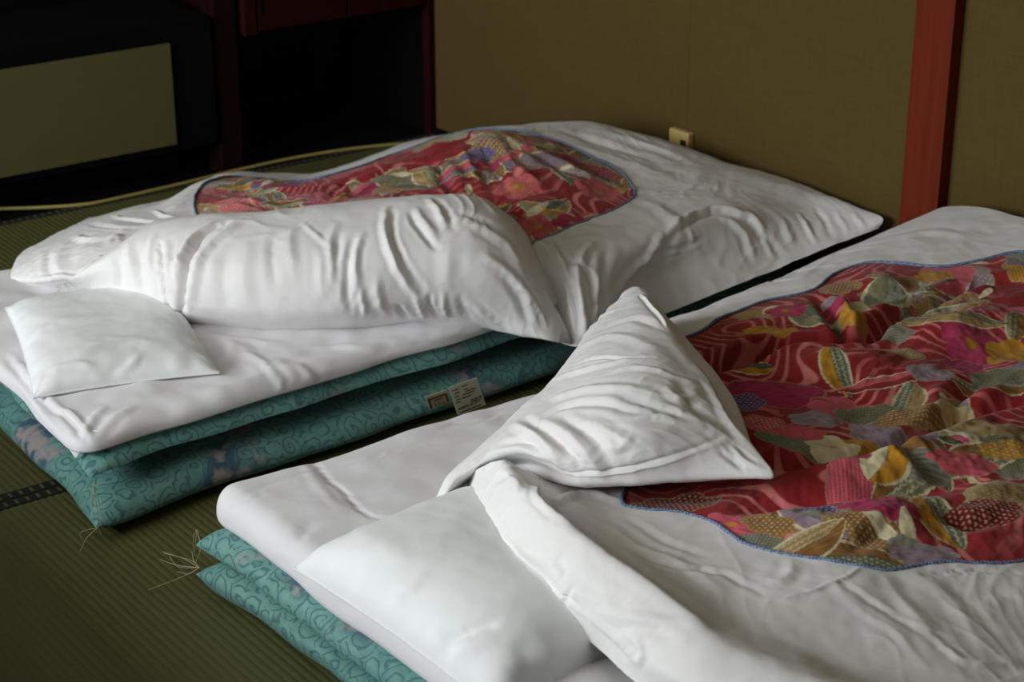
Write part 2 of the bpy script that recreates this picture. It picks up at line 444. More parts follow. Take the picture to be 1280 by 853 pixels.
# wall outlet
yo = 3.625
ou = empty('wall_outlet', (X1, yo, .22)); tag(ou, 'small cream outlet box low on the olive wall behind the duvet', 'outlet')
adopt(boxmesh('plate', (X1-.022, yo-.037, .165), (X1, yo+.04, .283), M['cream'], None, .004), ou)
adopt(boxmesh('socket', (X1-.025, yo-.030, .205), (X1-.020, yo-.008, .262), M['plug'], None, .002), ou)

# ------------------------------------------------------------------ mattresses, pads, pillows
def quadpt(Q, u, v):
    Q = np.array(Q, float)
    return ((1-u)*(1-v))[..., None]*Q[0]+(u*(1-v))[..., None]*Q[1]+(u*v)[..., None]*Q[2]+((1-u)*v)[..., None]*Q[3]
def edge_params(L, R, n_edge, step):
    e = R*(1-np.cos(np.linspace(0, np.pi/2, n_edge)))/L
    mid = np.linspace(e[-1], 1-e[-1], max(3, int(L*(1-2*e[-1])/step)))[1:-1]
    return np.concatenate([e, mid, 1-e[::-1]])
def pad(name, Q, zs, hu, hd, R, mat, seed=0, wob=.004, ears=.012, step=.02, n_edge=10, sag=None, nz=.004, p=2.4, strokes=(), rc=0., Rb=None):
    """stuffed quilt: Q corner points (near-head, near-foot, far-foot, far-head), zs seam height"""
    Q = np.array(Q, float)
    L = np.linalg.norm(Q[1]-Q[0]); W = np.linalg.norm(Q[3]-Q[0])
    u = edge_params(L, R, n_edge, step); v = edge_params(W, R, n_edge, step)
    U, Vv = np.meshgrid(u, v, indexing='ij')
    P = quadpt(Q, U, Vv)
    # outline: edges pulled in between the corners and wavering
    cu, cv = 2*U-1, 2*Vv-1
    du = (Q[1]-Q[0])/L; dv = (Q[3]-Q[0])/W
    s = np.stack([P[..., 0], P[..., 1], np.full_like(U, seed*3.1)], -1)
    n1 = noise(s*6); n2 = noise(s*6+40)
    pull = lambda t: 1-np.abs(t)**8
    P = P - (np.sign(cu)*np.abs(cu)**6*ears*pull(cv))[..., None]*du - (np.sign(cv)*np.abs(cv)**6*ears*pull(cu))[..., None]*dv
    P = P + (wob*n1*np.abs(cu)**3)[..., None]*du*2 + (wob*n2*np.abs(cv)**3)[..., None]*dv*2
    d1 = np.minimum(U, 1-U)*L; d2 = np.minimum(Vv, 1-Vv)*W
    if rc:
        cc = np.clip(1-d1/rc, 0, 1)**1.5*np.clip(1-d2/rc, 0, 1)**1.5*rc*.32
        P = P-(np.sign(cu)*cc)[..., None]*du-(np.sign(cv)*cc)[..., None]*dv
    f = lambda d: (1-np.clip(1-d/R, 0, 1)**p)**(1/p)
    pr = f(d1)*f(d2)
    z0 = zs(P) if callable(zs) else zs
    seamw = .004*noise(s*4+9)
    tn = noise(np.concatenate([P*5, np.full(U.shape+(1,), seed)], -1))
    zt = z0+seamw+hu*pr*(1+.12*tn)+nz*fbm(np.concatenate([P*9, np.full(U.shape+(1,), seed+5.)], -1), 2)*pr
    fb = (lambda d: np.sin(np.clip(d/Rb, 0, 1)*np.pi/2)) if Rb else f
    zb = z0+seamw-hd*(fb(d1)*fb(d2) if Rb else pr)
    T = np.concatenate([P, zt[..., None]], -1); B = np.concatenate([P, zb[..., None]], -1)
    if len(strokes):
        D = stroke_disp(T, strokes); T = T+normals(T)*(D*np.clip(pr*2, 0, 1))[..., None]
    n, m_ = U.shape
    V = np.concatenate([T.reshape(-1, 3), B.reshape(-1, 3)])
    Fq = np.concatenate([gridfaces(n, m_), gridfaces(n, m_, n*m_)[:, ::-1]])
    o = mesh(name, V, Fq, mat)
    o['_'] = 0; del o['_']
    edge = np.concatenate([T[:, 0], T[-1, 1:], T[::-1, -1][1:], T[0, ::-1][1:-1]])
    return o, edge, T

LQ = [(1.243, 2.955), (3.19, 3.075), (3.19, 4.06), (1.275, 3.96)]
lo1, e1, _ = pad('futon_mattress', LQ, .031, .041, .029, .08, M['teal'], 1, .007, p=2.0)
tag(lo1, 'teal scroll-patterned mattress on the mats, bottom layer of the left bed', 'mattress')
LQ2 = [(1.255, 2.985), (3.19, 3.085), (3.19, 4.05), (1.285, 3.95)]
lo2, e2, _ = pad('futon_mattress', LQ2, .121, .039, .050, .085, M['teal'], 2, .008, p=1.9, Rb=.30)
tag(lo2, 'teal scroll-patterned mattress with pale flowers, second layer of the left bed', 'mattress')
LQ3 = [(1.24, 3.005), (3.19, 3.075), (3.19, 4.05), (1.27, 3.96)]
LPS = [([(300,440),(370,455),(440,440)], .03, .006, 'r'), ([(245,405),(300,430),(330,470)], .02, .005, 'r'), ([(150,500),(230,490),(320,470),(420,465)], .03, .005, 'r'),
       ([(370,450),(395,480),(400,500)], .012, .005, 'r'), ([(560,420),(600,425),(660,420)], .012, .004, 's'), ([(60,500),(90,520),(110,545)], .012, .006, 's'), ([(10,440),(40,480),(60,500)], .014, .006, 's'),
       ([(345,465),(352,480),(350,500)], .01, .004, 'r'), ([(285,425),(290,440),(275,455)], .014, .005, 'r'), ([(230,420),(290,418),(350,425)], .016, .005, 'r'), ([(470,420),(520,425),(600,418)], .014, .004, 'r'), ([(310,440),(335,455),(345,475)], .012, .006, 'r'), ([(375,432),(430,428),(480,432)], .012, .004, 'r'),
       ([(105,545),(115,520),(130,505)], .010, .006, 'r'), ([(120,548),(140,520),(165,505)], .012, .005, 'r'), ([(0,452),(30,490),(60,530),(80,560)], .010, .005, 'r'), ([(430,465),(500,455),(560,445)], .012, .004, 'r')]
lo3, e3, _ = pad('futon_pad', LQ3, .160, .030, .010, .045, M['sheet'], 3, .009, .004, .006, 14, None, .007, 2.2, LPS, rc=.05)
tag(lo3, 'white cotton covered pad draped over the teal layers of the left bed', 'bedding')

RQ = [(1.305, 2.683), (3.19, 2.70), (3.19, 1.72), (1.33, 1.72)]
ro1, f1, _ = pad('futon_mattress', RQ, .040, .022, .036, .04, M['teal'], 4, .006, .012, p=2.0)
tag(ro1, 'teal patterned mattress, bottom layer of the right bed, corner thread trailing on the mats', 'mattress')
RQ2 = [(1.322, 2.715), (3.19, 2.72), (3.19, 1.72), (1.34, 1.72)]
ro2, f2, _ = pad('futon_mattress', RQ2, .078, .030, .020, .04, M['teal'], 5, .005, .012, p=2.0)
tag(ro2, 'teal patterned mattress under the white pad, second layer of the right bed', 'mattress')
RQ3 = [(1.357, 2.752), (3.19, 2.745), (3.19, 1.72), (1.36, 1.72)]
RPS = [([(285,622),(340,600),(400,583),(470,566),(545,548)], .006, .003, 'c'), ([(388,560),(400,583),(430,612),(460,640),(512,646)], .007, .005, 'c'),
       ([(382,575),(396,600),(426,630)], .012, -.003, 'r'), ([(350,690),(370,670),(385,655)], .014, .006, 'r'), ([(335,700),(360,680),(375,660)], .012, -.005, 'r'),
       ([(280,640),(310,620),(330,612)], .008, .003, 'c'), ([(330,705),(350,720),(380,740)], .015, .005, 'r'), ([(400,740),(430,760),(450,755)], .012, .004, 'r'), ([(560,530),(590,525),(640,512)], .012, .004, 's')]
ro3, f3, _ = pad('futon_pad', RQ3, .118, .050, .026, .05, M['sheet'], 6, .005, .006, .006, 14, None, .004, 2.2, RPS, rc=.07)
tag(ro3, 'thick white cotton pad with pressed fold lines on the right bed', 'bedding')

def pillow(name, c, sx, sy, rot, z, hu, hd, seed, label, strokes, shear=0):
    n = 90
    u = (1-np.cos(np.linspace(0, np.pi, n)))/2*.6+np.linspace(0, 1, n)*.4
    U, Vv = np.meshgrid(u, u, indexing='ij')
    a, b2 = 2*U-1, 2*Vv-1
    pin = .05
    x = a*sx/2*(1-pin*(1-b2**2)*np.abs(a)**3); y = b2*sy/2*(1-pin*(1-a**2)*np.abs(b2)**3)
    x = x+shear*y
    cr, sr = math.cos(rot), math.sin(rot)
    X = c[0]+cr*x-sr*y; Y = c[1]+sr*x+cr*y
    pr = (1-np.abs(a)**3.6)**.56*(1-np.abs(b2)**5)**.52
    s = np.stack([X*7, Y*7, np.full_like(X, seed)], -1)
    zt = z+hu*pr*(1+.10*noise(s))+.0016*fbm(s*3, 2)*pr**.5
    zb = z-hd*pr
    T = np.stack([X, Y, zt], -1); B = np.stack([X, Y, zb], -1)
    # little gathers running in from the seam
    ed = np.maximum(np.abs(a), np.abs(b2)); along = np.where(np.abs(a) > np.abs(b2), y, x)
    g = np.exp(-((1-ed)/.16)**2)*np.clip((1-ed)/.03, 0, 1)*noise(np.stack([along*26, np.full_like(along, seed+2.), (1-ed)*3], -1))
    N = normals(T); T = T+N*(.005*g)[..., None]
    T = T+N*(stroke_disp(T, strokes)*np.clip(pr*2, 0, 1))[..., None]
    V = np.concatenate([T.reshape(-1, 3), B.reshape(-1, 3)])
    o = mesh(name, V, np.concatenate([gridfaces(n, n), gridfaces(n, n, n*n)[:, ::-1]]), M['pillow'])
    tag(o, label, 'pillow')
    edge = np.concatenate([T[:, 0], T[-1, 1:], T[::-1, -1][1:], T[0, ::-1][1:-1]])
    tube('seam', edge, .0022, M['pillow'], o, True, 5)
    return o
pillow('pillow', (1.495, 3.405), .36, .50, math.radians(-17), .196, .048, .010, 11, 'flat white pillow on the left bed below the rolled duvet edge',
       [([(30,420),(70,400),(130,390)], .02, .005, 'r'), ([(90,440),(150,420),(200,425)], .02, .004, 'r'), ([(60,460),(90,450),(115,452)], .01, .004, 'r'), ([(150,468),(165,455),(175,440)], .01, .004, 'r')])
pillow('pillow', (1.548, 2.130), .41, .53, math.radians(2), .172, .092, .010, 12, 'plump white pillow on the right bed half under the duvet',
       [([(560,800),(590,785),(620,778)], .010, -.008, 'r'), ([(480,760),(510,735),(530,720)], .012, .004, 'r'), ([(440,700),(480,690),(520,695)], .04, .004, 'r'), ([(555,845),(560,830),(575,815),(610,800)], .014, .006, 'r'), ([(600,840),(680,825),(730,812)], .02, .004, 'r')])

# ------------------------------------------------------------------ duvets
def Wp(*p): return np.array(p, float)
def grid_of(rows): return np.array([[c if isinstance(c, np.ndarray) else at(*c) for c in r] for r in rows], float)

def panel_uv(boundary, n=240):
    """closed smooth curve through (row, col) parameter points"""
    P = np.array(boundary, float); k = len(P)
    Q = np.concatenate([P[-2:], P, P[:3]])
    t = np.linspace(2, 2+k, n, endpoint=False)
    return catmull(Q, t, 0)
def inside_dist(poly, A):
    """signed distance to a closed polyline in parameter space, negative inside"""
    sh = A.shape[:-1]; Pn = A.reshape(-1, 2)
    d = np.full(len(Pn), 9.); ins = np.zeros(len(Pn), bool)
    lo_, hi = poly.min(0)-.6, poly.max(0)+.6
    sel = np.where(np.all((Pn > lo_) & (Pn < hi), axis=1))[0]; Q = Pn[sel]
    ds = np.full(len(Q), 9.); iss = np.zeros(len(Q), bool)
    for i in range(len(poly)):
        a, b2 = poly[i], poly[(i+1) % len(poly)]; ab = b2-a
        s = np.clip(((Q-a)@ab)/(ab@ab+1e-12), 0, 1)
        ds = np.minimum(ds, np.linalg.norm(Q-(a+s[:, None]*ab), axis=1))
        c = ((a[1] > Q[:, 1]) != (b2[1] > Q[:, 1]))
        with np.errstate(divide='ignore', invalid='ignore'):
            xx = (b2[0]-a[0])*(Q[:, 1]-a[1])/(b2[1]-a[1]+1e-15)+a[0]
        iss ^= c & (Q[:, 0] < xx)
    d[sel] = ds; ins[sel] = iss
    return np.where(ins, -d, d).reshape(sh)

def cover_noise(G, seed, amp):
    P = np.concatenate([G[..., :2], G[..., 2:]*.6], -1)
    return amp*(1.1*noise(P*7+seed)+.55*noise(P*16+seed)+.25*noise(P*34+seed))

def crease_field(G, seed, ang, amp, fx=5., fy=17.):
    """sharp irregular creases, mostly along one direction in plan"""
    c, s = math.cos(ang), math.sin(ang)
    a = c*G[..., 0]+s*G[..., 1]; b2 = -s*G[..., 0]+c*G[..., 1]; z = G[..., 2]
    wa = noise(np.stack([a*4, b2*4, z*4+seed], -1)); wb2 = noise(np.stack([a*4+9, b2*4, z*4+seed], -1))
    n1 = noise(np.stack([a*fx+wa*1.6, b2*fy+wb2*3.2, z*10+seed], -1))
    n2 = noise(np.stack([a*fx*2.1+wb2*2, b2*fy*1.9+wa*4, z*18+seed+4], -1))
    mask = np.clip(.25+1.6*noise(np.stack([a*3.5, b2*3.5, z*3+seed+2], -1)), 0, 1)
    r1 = np.exp(-np.abs(n1)*9); r2 = np.exp(-np.abs(n2)*8)
    return amp*mask*(r1+.5*r2)
# ---- print motifs
PAL = dict(red=(150, 34, 36), dred=(112, 18, 24), pink=(206, 92, 104), magenta=(166, 40, 84), tan=(168, 138, 88), olive=(128, 124, 92), grey=(140, 140, 122),
           ochre=(190, 134, 34), cream=(222, 210, 172), lav=(150, 130, 142), purple=(92, 72, 130), brown=(142, 98, 48), green=(104, 112, 92))
PAL = {k: np.array(srgb(*v)[:3]) for k, v in PAL.items()}
def print_base(s, t, seed):
    P = np.stack([s*3.2, t*3.2, np.full_like(s, seed)], -1)
    wq = fbm(P, 2)
    ph = (s*.35+t)*13+wq*7.5
    fr = np.abs((ph % 1)-.5)*2
    band = np.clip(noise(np.stack([s*5, t*5, np.full_like(s, seed+4)], -1))*3+1.0, 0, 1)
    line = np.clip((fr-.66)/.12, 0, 1)*band
    C = PAL['red']*(1-line[:, None]*.9)+np.array(srgb(222, 128, 124)[:3])*line[:, None]*.9
    dk = np.clip(noise(np.stack([s*4, t*4, np.full_like(s, seed+8)], -1))*2.2-.1, 0, 1)
    return C*(1-.3*dk[:, None])
def tex(kind, x, y, c):
    c = np.broadcast_to(c, (len(x), 3)).copy()
    if kind == 'dots':
        m = ((x*120 % 1-.5)**2+((y*120+.5*np.floor(x*120)) % 1-.5)**2) < .07
        c[m] = c[m]*.45+PAL['cream']*.5
    elif kind == 'hatch':
        m = ((x*170 % 1) < .35) | ((y*170 % 1) < .35); c[m] *= .55
    elif kind == 'lines':
        m = (y*150 % 1) < .4; c[m] *= .6
    elif kind == 'scales':
        yy = y*90; r = np.floor(yy); xx = x*90+.5*(r % 2)
        d = np.hypot(xx % 1-.5, yy % 1); m = np.abs(d-.45) < .12; c[m] = c[m]*.3+PAL['cream']*.6
    elif kind == 'streak':
        n_ = noise(np.stack([x*40, y*160, x*0], -1)); c *= (1+.5*n_)[:, None]
    return c
def draw(C, s, t, kind, cx, cy, L, W, ang, ca, cb, tx):
    R = max(L, W)*1.2
    sel = np.where((np.abs(s-cx) < R) & (np.abs(t-cy) < R))[0]
    if len(sel) == 0: return
    ds, dt = s[sel]-cx, t[sel]-cy
    c, q = math.cos(ang), math.sin(ang)
    x, y = c*ds+q*dt, -q*ds+c*dt
    wb_ = .05*noise(np.stack([x*30+cx*50, y*30+cy*50, x*0], -1))
    A, B = PAL[ca], PAL[cb]
    if kind == 'leaf':
        u = np.clip(x/L*2, -1, 1)
        bend = .18*W*(u*u)
        yy = y-bend; h = W/2*(1-u*u)**.8
        m = (np.abs(x) < L/2) & (np.abs(yy) < h)
        c1 = tex(tx, x, y, A); c2 = tex('streak', x, y, B)
        cc = np.where((yy > 0)[:, None], c1, c2)
        ed = (np.abs(yy) > h*.84); cc[ed] = PAL['cream']*.9
        cc[np.abs(yy) < .0012] *= .6
    elif kind == 'cloud':
        th = np.arctan2(y/W, x/L); n = 5+int(abs(cx*977) % 3)
        rr = np.hypot(x/L*2, y/W*2)+wb_
        lim = .82+.16*np.abs(np.sin(th*n*.5+cx*9))
        m = rr < lim
        cc = tex(tx, x, y, A)
        shade = np.clip((rr/lim-.55)/.45, 0, 1)[:, None]; cc = cc*(1-shade*.35)+B*shade*.35
        ed = rr > lim-.05; cc[ed] = cc[ed]*.55+PAL['cream']*.25
    elif kind == 'flower':
        th = np.arctan2(y/W, x/L); rr = np.hypot(x/L*2, y/W*2)+wb_
        lim = .72+.25*np.abs(np.cos(th*2.5+cx*7))
        m = rr < lim
        cc = tex(tx, x, y, A); k = np.clip(rr/lim, 0, 1)[:, None]
        cc = cc*(1-.5*(1-k))+B*.5*(1-k)
        cc[rr < .16] = PAL['ochre']
    else:                                                  # petal
        u = np.clip(x/L*2, -1, 1); h = W/2*np.sqrt(np.clip(1-u*u, 0, 1))*(1+.45*u)/1.3
        m = (np.abs(x) < L/2) & (np.abs(y) < h); cc = np.broadcast_to(A, (len(x), 3)).copy()
    C[sel[m]] = cc[m]
def paint(s, t, seed, n_motif, manual=()):
    C = print_base(s, t, seed)
    r = np.random.default_rng(seed)
    x0, x1, y0, y1 = s.min(), s.max(), t.min(), t.max()
    names = ['tan', 'olive', 'grey', 'ochre', 'lav', 'magenta', 'pink', 'brown', 'green', 'cream', 'purple', 'red']
    cl = np.stack([r.uniform(x0, x1, 30), r.uniform(y0, y1, 30)], 1)
    for k in range(n_motif):
        c = cl[k % 30]+r.normal(0, .05, 2)
        ca, cb = r.choice(names, 2)
        kd = r.choice(['leaf', 'cloud', 'cloud', 'flower', 'petal', 'leaf'])
        tx = r.choice(['dots', 'hatch', 'streak', 'scales', 'lines', 'none', 'none'])
        L = r.uniform(.08, .165)
        if noise(np.array([[c[0]*3.0, c[1]*3.0, seed+30.]]))[0] > .22: continue
        if kd == 'leaf': draw(C, s, t, kd, c[0], c[1], L*1.1, L*.42, r.uniform(0, 6.3), r.choice(['green', 'olive', 'lav', 'grey']), r.choice(['ochre', 'tan', 'brown', 'pink']), r.choice(['dots', 'scales', 'hatch']))
        elif kd == 'petal': draw(C, s, t, kd, c[0], c[1], L*.5, L*.2, r.uniform(0, 6.3), 'cream', 'cream', '')
        elif kd == 'flower': draw(C, s, t, kd, c[0], c[1], L*.8, L*.8, r.uniform(0, 6.3), r.choice(['magenta', 'pink', 'ochre', 'cream', 'red']), cb, 'streak')
        else: draw(C, s, t, kd, c[0], c[1], L*.95, L*.7, r.uniform(0, 6.3), r.choice(['tan', 'olive', 'grey', 'lav', 'magenta', 'brown', 'pink', 'purple', 'ochre']), cb, tx)
    for mt in manual: draw(C, s, t, *mt)
    return np.clip(C, 0, 1)

def duvet_body(C, res, boundary_uv, strokes, seed, angs, extra=None):
    u, v = params(C, 0, res), params(C, 1, res)
    def surf(uu, vv):
        return patch(C, uu, vv)
    G = surf(u, v)
    A = np.stack(np.meshgrid(u, v, indexing='ij'), -1)
    poly = panel_uv(boundary_uv)
    f = inside_dist(poly, A)
    # slide the vertices next to the curve onto it
    gu, gv = np.gradient(f, axis=0), np.gradient(f, axis=1)
    gu = gu/np.gradient(u)[:, None]; gv = gv/np.gradient(v)[None, :]
    cell = np.maximum(np.gradient(u)[:, None]*np.abs(gu), np.gradient(v)[None, :]*np.abs(gv))
    near = np.abs(f) < .62*cell
    g2 = gu*gu+gv*gv+1e-9
    du = np.where(near, -f*gu/g2, 0); dv = np.where(near, -f*gv/g2, 0)
    Gu = np.gradient(G, axis=0)/np.gradient(u)[:, None, None]; Gv = np.gradient(G, axis=1)/np.gradient(v)[None, :, None]
    G = G+du[..., None]*Gu+dv[..., None]*Gv
    f = np.where(near, 0, f)
    N = normals(G)
    if N[..., 2].mean() < 0: N = -N
    D = stroke_disp(G, strokes)+cover_noise(G, seed, .004)
    for ang, amp in angs: D = D+crease_field(G, seed+ang*3, ang, amp)
    G2 = G+N*D[..., None]
    fc = gridfaces(*f.shape)
    keep = f.ravel()[fc].mean(1) > 0
    bpts = []
    # boundary curve on the displaced surface
    bu = np.stack([np.interp(poly[:, 0], u, np.arange(len(u))), np.interp(poly[:, 1], v, np.arange(len(v)))], 1)
    for a, b2 in bu:
        i, j = int(min(a, len(u)-2)), int(min(b2, len(v)-2)); p, q = a-i, b2-j
        bpts.append((1-p)*(1-q)*G2[i, j]+p*(1-q)*G2[i+1, j]+p*q*G2[i+1, j+1]+(1-p)*q*G2[i, j+1])
    return G2, fc[keep], np.array(bpts), poly, (u, v, D)

def duvet_panel(C, poly, uvD, res, puffs, seed, puff_amp, n_motif, manual=(), st_scale=1.0, pn=(.02, 5.0)):
    lo_, hi = poly.min(0)-.12, poly.max(0)+.12
    u, v = params(C, 0, res), params(C, 1, res)
    u = u[(u > lo_[0]) & (u < hi[0])]; v = v[(v > lo_[1]) & (v < hi[1])]
    G = patch(C, u, v); N = normals(G)
    if N[..., 2].mean() < 0: N = -N
    A = np.stack(np.meshgrid(u, v, indexing='ij'), -1)
    f = inside_dist(poly, A)
    # metres per unit of the parameters, for the rise away from the piping
    su = np.linalg.norm(np.gradient(G, axis=0), axis=2).mean()/np.gradient(u).mean()
    dm = -f*su*.8
    env = np.clip(dm/.10, 0, 1)**.6
    cu, cv, cD = uvD
    iu = np.clip(np.searchsorted(cu, u), 0, len(cu)-1); iv = np.clip(np.searchsorted(cv, v), 0, len(cv)-1)
    Dc = cD[np.ix_(iu, iv)]
    P = np.concatenate([G[..., :2]*pn[1], np.full(f.shape+(1,), seed)], -1)
    D = puff_amp*env*(.55+.9*noise(P))+pn[0]*env*noise(P*1.9+5)+.004*env*noise(P*5+2)+.0016*env*noise(P*13+8)
    D = D+stroke_disp(G, puffs)*env
    D = np.where(dm > 0, D+Dc*(1-env), Dc-.006+np.clip(dm, -.05, 0)*.3)-.003
    G2 = G+N*D[..., None]
    keep = f.ravel()[gridfaces(*f.shape)].max(1) < .06
    fc = gridfaces(*f.shape)[keep]
    used = np.unique(fc); remap = np.full(f.size, -1); remap[used] = np.arange(len(used))
    s, t = G[..., 0].ravel()[used], G[..., 1].ravel()[used]
    colr = paint(s*st_scale, t*st_scale, seed, n_motif, manual)
    return G2.reshape(-1, 3)[used], remap[fc], colr

# ---------------- left duvet
L1 = grid_of([
 [(22,356,.165),(14,350,.185),(16,335,.195),(30,314,.19),(58,297,.17),(85,285,.14),(110,275,.06)],
 [(85,362,.17),(80,350,.22),(88,325,.25),(102,302,.265),(125,283,.26),(150,268,.22),(175,258,.08)],
 [(180,375,.18),(180,340,.25),(185,310,.275),(190,288,.28),(195,270,.27),(200,257,.23),(215,248,.08)],
 [(300,370,.18),(290,325,.26),(272,290,.285),(258,262,.28),(255,240,.27),(268,223,.24),(290,216,.08)],
 [(480,390,.17),(460,345,.23),(425,297,.29),(408,265,.30),(395,242,.29),(385,226,.25),(395,215,.08)],
 [(672,420,.12),(655,372,.18),(620,315,.27),(565,255,.315),(530,210,.31),(498,190,.27),(500,182,.08)],
 [(733,432,.13),(728,375,.22),(715,325,.275),(690,268,.305),(640,195,.345),(600,164,.34),(580,165,.12)],
 [Wp(2.66,2.975,.12),(809,350,.188),(800,300,.275),(788,250,.29),(722,188,.315),(668,158,.325),(640,160,.15)],
 [Wp(2.85,2.955,.150),(920,312,.208),(902,266,.275),(880,236,.285),(810,190,.30),(738,154,.315),(700,158,.17)],
 [Wp(3.03,2.925,.185),(1020,283,.222),(1003,257,.25),(985,238,.268),(918,213,.28),(836,178,.285),(795,170,.19)],
 [Wp(3.21,2.885,.225),(1103,273,.185),(1076,262,.215),(1040,247,.235),(980,223,.25),(900,200,.25),(850,190,.18)],
])
L1S = [
 # foot end folds
 ([(835,300),(860,270),(900,258),(940,275),(960,310)], .016, .010, 's'),
 ([(830,290),(815,320),(790,345),(770,370)], .012, .012, 'r'), ([(812,318),(850,310),(880,298)], .008, -.007, 'r'),
 ([(795,340),(830,325),(870,318)], .008, -.006, 'r'), ([(800,330),(850,322),(885,315)], .006, .004, 'r'),
 ([(740,300),(722,335),(727,375),(733,420)], .012, .016, 'r'), ([(712,320),(735,340),(745,370),(740,415)], .010, -.014, 'r'),
 ([(690,300),(708,345),(716,400)], .010, .014, 'r'), ([(700,330),(716,370),(722,420)], .008, -.012, 'r'),
 ([(750,330),(748,370),(742,410)], .012, .010, 'r'), ([(760,300),(758,340),(762,380)], .016, -.008, 'r'),
 ([(860,260),(862,285),(870,310)], .008, .004, 'r'), ([(900,262),(930,290),(945,325)], .012, .007, 'r'), ([(925,268),(955,295),(975,318)], .014, -.006, 'r'),
 ([(1000,262),(1012,285),(1020,300)], .008, .007, 'r'), ([(1020,255),(1030,272),(1040,295)], .008, -.006, 'r'), ([(1045,262),(1055,278),(1060,290)], .008, .005, 'r'),
 ([(975,270),(985,290),(990,305)], .012, .006, 'r'), ([(1065,262),(1074,275),(1080,285)], .008, .005, 'r'),
 ([(640,225),(700,260),(760,275),(830,262)], .02, -.004, 'r'),
 ([(680,160),(730,180),(790,200),(850,225)], .03, .006, 'r'), ([(700,158),(770,180),(830,200)], .02, -.006, 'r'), ([(760,160),(820,180),(870,200)], .02, .005, 'r'),
 ([(800,245),(830,258),(850,285),(838,330)], .02, .006, 'r'),
 ([(660,296),(680,300),(700,320)], .008, .005, 'r'), ([(705,292),(730,288),(760,283)], .006, -.003, 'c'),
 ([(700,225),(720,240),(735,262)], .01, .003, 'r'),
 # head end lump
 ([(40,352),(75,346),(110,349),(130,340)], .007, .009, 'r'), ([(100,335),(120,320),(128,316)], .007, .010, 'r'),
 ([(80,300),(72,320),(75,340)], .02, .008, 'r'), ([(60,310),(58,330),(62,345)], .012, -.007, 'r'), ([(90,290),(110,296),(150,290)], .012, .008, 'r'),
 ([(110,275),(150,280),(185,278)], .012, -.008, 'r'), ([(140,265),(170,270),(200,272)], .008, .009, 'r'), ([(190,258),(205,265),(230,268)], .008, .008, 'r'),
 ([(135,300),(145,290),(150,300)], .012, .006, 'r'), ([(205,258),(225,252),(245,245)], .01, -.006, 'r'),
]
LB = [(2.86,3.6),(2.9,2.6),(3.5,1.7),(4.5,1.5),(5.3,2.1),(5.72,2.47),(6.3,2.78),(6.8,2.9),(7.12,3.1),(7.2,3.55),(6.98,4.1),(6.65,4.6),(6.2,5.1),(5.7,5.25),(5.2,5.05),(4.6,4.95),(3.9,5.05),(3.3,5.15),(2.95,4.6)]
for i_ in range(L1.shape[0]):                       # keep the foot end clear of the wall: slide points back along the sight line
    for j_ in range(L1.shape[1]):
        lim = 3.222-.004*(10-i_)
        if L1[i_, j_, 0] > lim: L1[i_, j_] = np.array([0, 0, CAMH])+(L1[i_, j_]-np.array([0, 0, CAMH]))*(lim/L1[i_, j_, 0])
GL, FL_, BL, polyL, uvL = duvet_body(L1, .0055, LB, L1S, 21., [(math.radians(20), .0022), (math.radians(95), .0018)])
L2 = grid_of([
 [(84,362,.170),(70,369,.180),(74,360,.215),(86,350,.245),(102,338,.265),(122,330,.235),(130,335,.19)],
 [(150,378,.170),(128,379,.180),(124,360,.23),(128,335,.285),(142,310,.315),(165,302,.25),(172,308,.2)],
 [(205,388,.170),(186,391,.180),(180,368,.24),(178,330,.305),(186,282,.355),(212,276,.27),(222,283,.21)],
 [(255,400,.170),(236,406,.180),(228,380,.25),(230,328,.335),(252,271,.375),(275,272,.28),(290,280,.22)],
 [(340,405,.170),(320,413,.180),(311,386,.255),(312,325,.35),(330,268,.39),(352,268,.30),(365,277,.23)],
 [(440,406,.170),(420,414,.180),(412,386,.26),(412,320,.36),(424,257,.405),(447,259,.31),(460,270,.24)],
 [(535,400,.170),(516,408,.180),(512,376,.265),(512,310,.37),(528,247,.42),(550,254,.32),(562,265,.25)],
 [(610,398,.168),(592,408,.178),(592,376,.255),(592,315,.36),(590,250,.42),(612,258,.32),(625,270,.25)],
 [(665,408,.160),(650,418,.170),(654,388,.225),(652,340,.305),(632,274,.385),(650,280,.30),(665,290,.25)],
 [(697,414,.155),(682,424,.163),(684,400,.195),(678,360,.25),(660,315,.31),(674,318,.265),(685,325,.23)],
 [(714,420,.140),(703,428,.148),(704,415,.165),(698,395,.19),(686,372,.225),(698,374,.195),(706,378,.16)],
 [(718,428,.125),(711,431,.132),(712,424,.142),(708,408,.155),(698,390,.17),(704,392,.15),(710,396,.12)],
])
